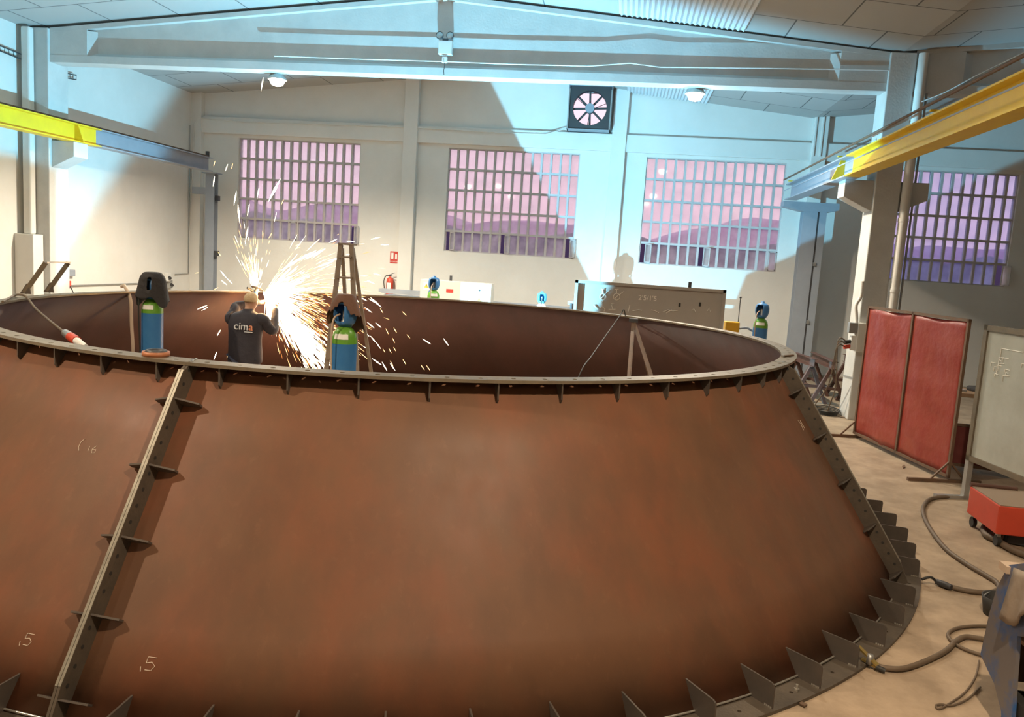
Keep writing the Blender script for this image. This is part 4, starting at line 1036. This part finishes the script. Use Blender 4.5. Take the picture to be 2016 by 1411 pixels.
# ------------------------------------------------------------------ trestles
def trestle(a, b, label):
    a = V(a); b = V(b); a.z = b.z = 0; h = .85; d = (b-a).normalized(); n_ = V((d.y, -d.x, 0)); L = (b-a).length
    t = thing('steel_trestle', label, 'trestle', a, 0, 'rusty steel trestles')
    ib = MB().bar(V((0, 0, h-.14)), V(b-a)+V((0, 0, h-.14)), .1, .012).bar(V((0, 0, h)), V(b-a)+V((0, 0, h)), .1, .012).bar(V((0, 0, h-.07)), V(b-a)+V((0, 0, h-.07)), .01, .14)
    ib.build('top_beam', m_trestle, t)
    for k in (.12, .88):
        p = (b-a)*k
        for s in (-1, 1): MB().bar(p+V((0, 0, h-.14)), p+n_*s*.33, .06, .06).build('leg', m_trestle, t)
        MB().bar(p+n_*.19+V((0, 0, .33)), p-n_*.19+V((0, 0, .33)), .05, .05).build('crossbar', m_trestle, t)
    MB().bar((b-a)*.12+V((0, 0, .33)), (b-a)*.88+V((0, 0, .33)), .05, .05).build('stretcher', m_trestle, t)
    return t
trestle(fl(1600, 693, .85), fl(1645, 713, .85), 'rusty trestle with sloping top beam right of the steel column foot')
trestle(fl(1566, 694, .85), fl(1592, 703, .85)+V((.05, -.3, 0)), 'rusty trestle half hidden behind the end of the shell rim')
trestle(fl(1664, 697, .85), fl(1694, 707, .85), 'rusty trestle closest to the concrete pillar')
# coil of cable on floor
cb = MB()
for k in range(4):
    c_ = fl(1636, 814); pts = [c_+V(((.18+.015*k)*cos(i*pi/10)-.1, (.30+.015*k)*sin(i*pi/10), .015+.022*k)) for i in range(20)]
    cb.tube(pts, .011, 6, closed=True)
tag(cb.build('cable_coil', m_black), 'coil of dark cable on the floor left of the pillar', 'cable coil')
# boxes and sockets on the pillar
bx = at(1690, 658, 13.78)
t = thing('power_box', 'cream power box fixed low on the right concrete pillar', 'power box', (4.05, 13.83, 1.42))
MB().bx(-.12, .12, -.1, .05, -.24, .24).build('case', m_cab, t, bevel=.01)
MB().bx(-.26, -.12, -.09, .03, .06, .24).build('switch_box', m_steel, t, bevel=.01)
MB().bx(-.20, -.12, -.08, .02, -.22, .02).build('socket_strip', m_white, t)
for z in (-.08, -.16): MB().cyl((-.2, -.04, z), (-.30, -.06, z-.02), .035, 12).build('plug', m_redp if z < -.1 else m_black, t)
for i_, (x1, y1) in enumerate(((1625, 770), (1605, 800), (1630, 815))):
    st = V((3.76, 13.75, 1.25+.05*i_)); q = fl(x1, y1)
    q.z = .02
    tag(MB().tube(smooth([st, st+V((-.12, 0, -.02)), st.lerp(q, .5)+V((0, 0, -.15)), q, q+V((.2, -.3, 0))], 6), .011, 6).build('power_cable', m_hose), ('upper', 'middle', 'lower')[i_]+' one of three cables hanging from the pillar power box', 'cable')

# ------------------------------------------------------------------ screens at the right
A_, B_ = V((3.66, 12.38, 0)), V((4.12, 10.02, 0))
d_ = (B_-A_); Ls = d_.length; ang = math.atan2(d_.y, d_.x)
def wscreen(loc, rz, L, label, n=2, cur=m_curtain, fr=m_rustbar, foot=True, z0=.06, z1=2.0, name='welding_screen', cat='welding screen'):
    t = thing(name, label, cat, loc, rz)
    T = .035
    b = MB().bx(0, L, -T/2, T/2, z1-T, z1).bx(0, L, -T/2, T/2, z0, z0+T)
    for k in range(n+1): x = k*(L-T)/n; b.bx(x, x+T, -T/2, T/2, z0, z1)
    b.build('frame', fr, t)
    for k in range(n):
        x0 = k*(L-T)/n+T*.8; x1 = (k+1)*(L-T)/n+T*.2; g = MB(); nx, nz = 14, 22; vs_ = []
        for j_ in range(nz+1):
            for i in range(nx+1):
                u, v = i/nx, j_/nz
                sag = .02*sin(pi*u) if j_ == nz else 0
                vs_.append((x0+(x1-x0)*u, .016*sin(u*7+k*2+v*3)*sin(pi*u)+.01*sin(v*17+u*5)*sin(pi*u), z0+T*.6+(z1-T*1.4-z0)*v-sag))
        g.add(vs_, [(j_*(nx+1)+i, j_*(nx+1)+i+1, (j_+1)*(nx+1)+i+1, (j_+1)*(nx+1)+i) for j_ in range(nz) for i in range(nx)], 0, True)
        o = g.build('curtain_panel', cur, t); s = o.modifiers.new('t', 'SOLIDIFY'); s.thickness = .003
    return t
scr = wscreen(A_, ang, Ls, 'large red two-panel welding screen in a steel frame at right')
for x in (.02, Ls-.02):
    # feet run across the screen
    MB().bx(x-.02, x+.02, -.5, .42, 0, .04).build('foot', m_rustbar, scr)
    for s in (-1, 1): MB().bar((x, s*.22, .03), (x, 0, .26), .02, .02).build('brace', m_rustbar, scr)
wscreen((4.35, 10.8, 0), R(-15), 1.7, 'low red sheet in shaded colour standing behind the red welding screen', 1, m_curtain_shaded, m_rustbar, z1=.62)
bd = thing('chalkboard', 'grey-green chalkboard in a steel frame at right edge', 'chalkboard', V((4.02, 9.35, 0)), math.atan2(-1.55, .33))
b = MB(); Lb, T = 1.9, .06
b.bx(0, Lb, -T/2, T/2, 1.98-T, 1.98).bx(0, Lb, -T/2, T/2, .45, .45+T).bx(0, T, -T/2, T/2, .45, 1.98).bx(Lb-T, Lb, -T/2, T/2, .45, 1.98)
b.build('frame', m_flange, bd)
MB().bx(T*.6, Lb-T*.6, -.008, .008, .49, 1.96).build('board', m_board, bd)
for x in (0, Lb-T):
    MB().bx(x, x+T, -T/2, T/2, 0, .46).build('leg', m_steel, bd); MB().bx(x, x+T, -.35, .35, 0, .04).build('foot', m_steel, bd)
wl = MB(); random.seed(4)
for i in range(12):
    x = .12+random.random()*.55; z = 1.45+random.random()*.22
    wl.tube([(x, -.011, z), (x+random.uniform(.03, .1), -.011, z+random.uniform(-.01, .01))], .0035, 4)
    wl.tube([(x, -.011, z), (x, -.011, z-random.uniform(.03, .09))], .0035, 4)
wl.tube([(.3, -.011, 1.62), (.3, -.011, 1.75), (.62, -.011, 1.75)], .004, 4)
wl.build('chalk_writing', m_chalkw, bd)
# work bench with planks behind
b0 = V((5.3, 13.1, 0))
t = thing('work_bench', 'wooden plank bench seen between red screen and chalkboard', 'bench', b0)
MB().bx(-.5, .9, -.35, .35, .70, .76).build('bench_top', m_wood, t)
for x in (-.42, .82):
    for y in (-.28, .28): MB().bx(x-.035, x+.035, y-.035, y+.035, 0, .70).build('leg', m_wood, t)
tag(MB().bar(b0+V((-.4, -.2, .775)), b0+V((.1, -.1, .775)), .12, .03).build('metal_offcut', m_steel), 'light metal offcut lying on the plank bench', 'offcut')
tag(MB().box(b0+V((.4, 0, .80)), (.35, .3, .08), Matrix.Rotation(R(20), 3, 'Z')).build('work_glove_pile', m_jacket, bevel=.03), 'dark crumpled cloth on the plank bench', 'cloth')
drape(V((4.78, 12.9, 0)), m_jacket, .12, .2, .95, .45, 'black coat hanging behind the edge of the red screen', 'draped_jacket', None, 8, .1)
tag(MB().cyl((4.78, 12.9, 0), (4.78, 12.9, .94), .03, 12).build('stand_post', m_dark), 'short post carrying the black coat', 'post')

# red wheeled box
k = .40
ra, rb2, rc_, rd = fl(1910, 957, k), fl(1968, 996, k), fl(2060, 1005, k), fl(1985, 962, k)
ctr = (ra+rb2+rc_+rd)/4
t = thing('wheeled_red_box', 'low red steel box on castors at right edge', 'cart', (ctr.x, ctr.y, 0))
def rr2(p, z): return V((p.x-ctr.x, p.y-ctr.y, z))
ex = (rb2-ra); ey = (rd-ra)
ex = V((ex.x, ex.y, 0)); L1 = .50; dx_ = ex.normalized(); dy_ = V((-dx_.y, dx_.x, 0))
if dy_.dot(V((1, 0, 0))) < 0: dy_ = -dy_
base = ra
def cor(u, v, z): q = ra+dx_*u+dy_*v; return V((q.x-ctr.x, q.y-ctr.y, z))
LX, LY = (V((rb2.x-ra.x, rb2.y-ra.y, 0))).length, .62
MB().prism([cor(0, 0, .13), cor(LX, 0, .13), cor(LX, LY, .13), cor(0, LY, .13)], (0, 0, k-.13)).build('body', m_redp, t, bevel=.01)
MB().prism([cor(.01, .01, k), cor(LX-.01, .01, k), cor(LX-.01, LY, k), cor(.01, LY, k)], (0, 0, .008)).build('lid', mat('dusty_lid', (.30, .22, .16), .55, .2), t)
MB().cyl(cor(0, -.0, k+.02), cor(0, LY*.7, k+.02), .022, 10).build('handle_bar', m_trestle, t)
for u, v in ((.06, .05), (LX-.06, .05), (.06, LY-.06), (LX-.06, LY-.06)):
    c_ = cor(u, v, .055); w_ = MB().cyl(c_-dy_*.018, c_+dy_*.018, .05, 18).build('castor', m_black, t)
    MB().bar(c_+V((0, 0, .0)), c_+V((0, 0, .09)), .05, .03, (1, 0, 0)).build('fork', m_steel, t)
# dark hoses and gun below the box
cc = fl(2003, 1066, .03)
t = thing('hose_bundle', 'tangle of dark welding hoses beside the red box', 'hoses', (cc.x, cc.y, 0))
for i in range(4):
    random.seed(i); pts = [V((-.22+.03*i, -.02, .03)), V((-.12, -.03*i, .16+.05*i)), V((.05, .02*i, .22+.04*i)), V((.25, .06, .12)), V((.5, .1*i, .03))]
    MB().tube(smooth(pts, 6), .018, 8).build('hose', m_black if i % 2 else m_hose, t)
MB().box((.08, .02, .06), (.36, .2, .10), Matrix.Rotation(R(-15), 3, 'Z')).build('wire_feeder', m_dark, t, bevel=.02)
# hoses on the floor
def floorline(px, z, r_, m, label, name='hose', cat='hose', n=6):
    pts = [fl(x, y, z) for x, y in px]
    return tag(MB().tube(smooth(pts, n), r_, 10).build(name, m), label, cat)
floorline([(1955, 985), (1905, 978), (1860, 978), (1830, 983), (1817, 1003), (1828, 1035), (1860, 1078), (1900, 1108), (1940, 1132), (1962, 1146), (1967, 1158), (1950, 1166), (1920, 1165), (1895, 1161), (1873, 1155), (1850, 1147)], .02, .021, m_hose, 'thick brown hose looping on the floor right of the shell')
a_ = fl(1850, 1147, .03); b_ = fl(1873, 1156, .03)
t = thing('welding_torch', 'dark torch handle at the end of the looping hose', 'torch', b_)
MB().tube([b_-b_, (a_-b_)*.5, (a_-b_)*1.3], [.021, .027, .022], 12).build('handle', m_dark, t)
MB().tube(smooth([(a_-b_)*1.3, fl(1832, 1136, .07)-b_, fl(1815, 1140, .05)-b_], 5), .011, 8).build('neck', m_black, t)
floorline([(2060, 1105), (2000, 1085), (1960, 1062), (1942, 1053), (1937, 1040), (1945, 1032), (1958, 1028)], .035, .032, m_hose, 'thickest brown hose below the red box at the right edge')
floorline([(1722, 1308), (1740, 1314), (1775, 1316), (1815, 1304), (1860, 1282), (1882, 1262), (1900, 1253), (1925, 1256), (1960, 1262)], .02, .017, m_hose, 'brown earth cable running from the shell base flange along the floor')
floorline([(1965, 1233), (1920, 1232), (1885, 1236), (1867, 1247), (1874, 1262), (1900, 1278), (1945, 1293)], .014, .012, m_hose, 'thin brown cable loop left of the blue bin', 'cable_loop', 'cable')
floorline([(1928, 1300), (1921, 1330), (1900, 1362), (1868, 1385), (1849, 1395), (1843, 1388), (1855, 1386), (1875, 1388), (1905, 1375), (1930, 1352)], .01, .006, m_hose, 'thin wire sling with an eye on the floor at lower right', 'wire_sling', 'sling')
# clamp on the base flange
q = fl(1712, 1300, .05)
t = thing('earth_clamp', 'brass and steel earth clamp gripping the base flange', 'clamp', q)
m_brass = mat('brass', (.5, .36, .12), .4, .8)
MB().bar((-.06, .05, .06), (.04, -.03, -.01), .03, .012).build('upper_jaw', m_brass, t)
MB().bar((-.03, .05, -.015), (.05, -.02, -.03), .03, .012).build('lower_jaw', m_brass, t)
MB().lathe([(.0, -.03), (.02, -.03), (.02, .03), (.0, .03)], (0, .0, .01), 12).build('spring', m_steel, t)
MB().tube([(.03, -.03, -.02), (.08, -.05, -.03)], .016, 8).build('cable_boot', m_black, t)
q = fl(1568, 1358, .02); t = thing('hex_bolt', 'bright bolt standing in a hole of the base flange', 'bolt', q)
MB().cyl((0, 0, 0), (0, 0, .012), .016, 6).build('washer_nut', m_weld, t); MB().cyl((0, 0, .01), (0, 0, .035), .008, 10).build('shank', m_weld, t)
tag(MB().bar(fl(1575, 1383, .01), fl(1587, 1389, .01), .03, .01).build('steel_shim', m_rustbar), 'small steel shim under the base flange edge', 'shim')
tag(MB().prism([fl(1776, 918), fl(1781, 916), fl(1782, 921), fl(1778, 922)], (0, 0, .01)).build('metal_scrap', m_rustbar), 'small scrap on the floor before the red screen', 'scrap')

# ------------------------------------------------------------------ blue tipping bin at lower right
X_ = 2.2
pt = [atx(1985, 1112, X_), atx(1962, 1158, X_), atx(1948, 1205, X_), atx(1930, 1288, X_), atx(1957, 1345, X_), atx(1971, 1400, X_), atx(1972, 1440, X_), atx(1990, 1440, X_), atx(1997, 1330, X_), atx(2003, 1252, X_), atx(2035, 1254, X_), atx(2045, 1105, X_)]
q0 = V((X_, pt[0].y, 0))
t = thing('steel_bin', 'worn blue-grey steel scrap bin cut off by the right edge', 'bin', q0)
MB().prism([p-q0 for p in pt], (.02, 0, 0)).build('side_plate', m_bluebin, t)
zb = pt[0].z
MB().bx(.02, 1.2, -.55, 0.02, zb-.35, zb-.33).bx(.02, 1.2, -.6, -.58, .03, zb-.2).bx(.02, 1.2, .0, .02, .25, zb-.02).build('bin_body', m_rustbar, t)
MB().bx(-.02, 1.2, -.03, .06, zb-.04, zb+.0).build('rim_bar', m_cream, t)
MB().bx(.03, 1.2, -.5, -.1, .0, .25).build('base_frame', m_black, t)
for j_, x in enumerate((.1, .9)): MB().bx(x, x+.08, -.6, .02, 0, .12).build('skid', m_dark, t)
g = MB(); vs_ = []
for i in range(9):
    for k in range(9):
        u, v = i/8, k/8
        vs_.append((-.022-.018*(1+sin(u*11+v*2))*v, .0-.10-.36*u, zb+.035-.012*(1-v)+.06*u-v*(.30-.10*u+.04*sin(u*7))))
g.add(vs_, [(i*9+k, i*9+k+1, (i+1)*9+k+1, (i+1)*9+k) for i in range(8) for k in range(8)], 0, True)
o = g.build('dirty_rag', mat('dirty_rag_cloth', (.30, .25, .20), .9, col2=(.16, .10, .06), scale=9), loc=q0*0); o.location = q0
s = o.modifiers.new('t', 'SOLIDIFY'); s.thickness = .012
tag(o, 'dirty folded rag hanging over the side of the blue bin', 'rag')
q = fl(1952, 1215); t = thing('black_bucket', 'black rubber bucket partly hidden behind the blue bin', 'bucket', (q.x+.08, q.y+.05, 0))
MB().lathe([(0, .01), (.10, .01), (.125, .14), (.135, .14), (.11, .0), (0, .0)], n=24).build('pail', m_black, t)
MB().tube(smooth([(-.13, 0, .13), (-.09, .06, .13), (0, .14, .13), (.09, .06, .13), (.13, 0, .13)], 5), .005, 6).build('bail', m_steel, t)
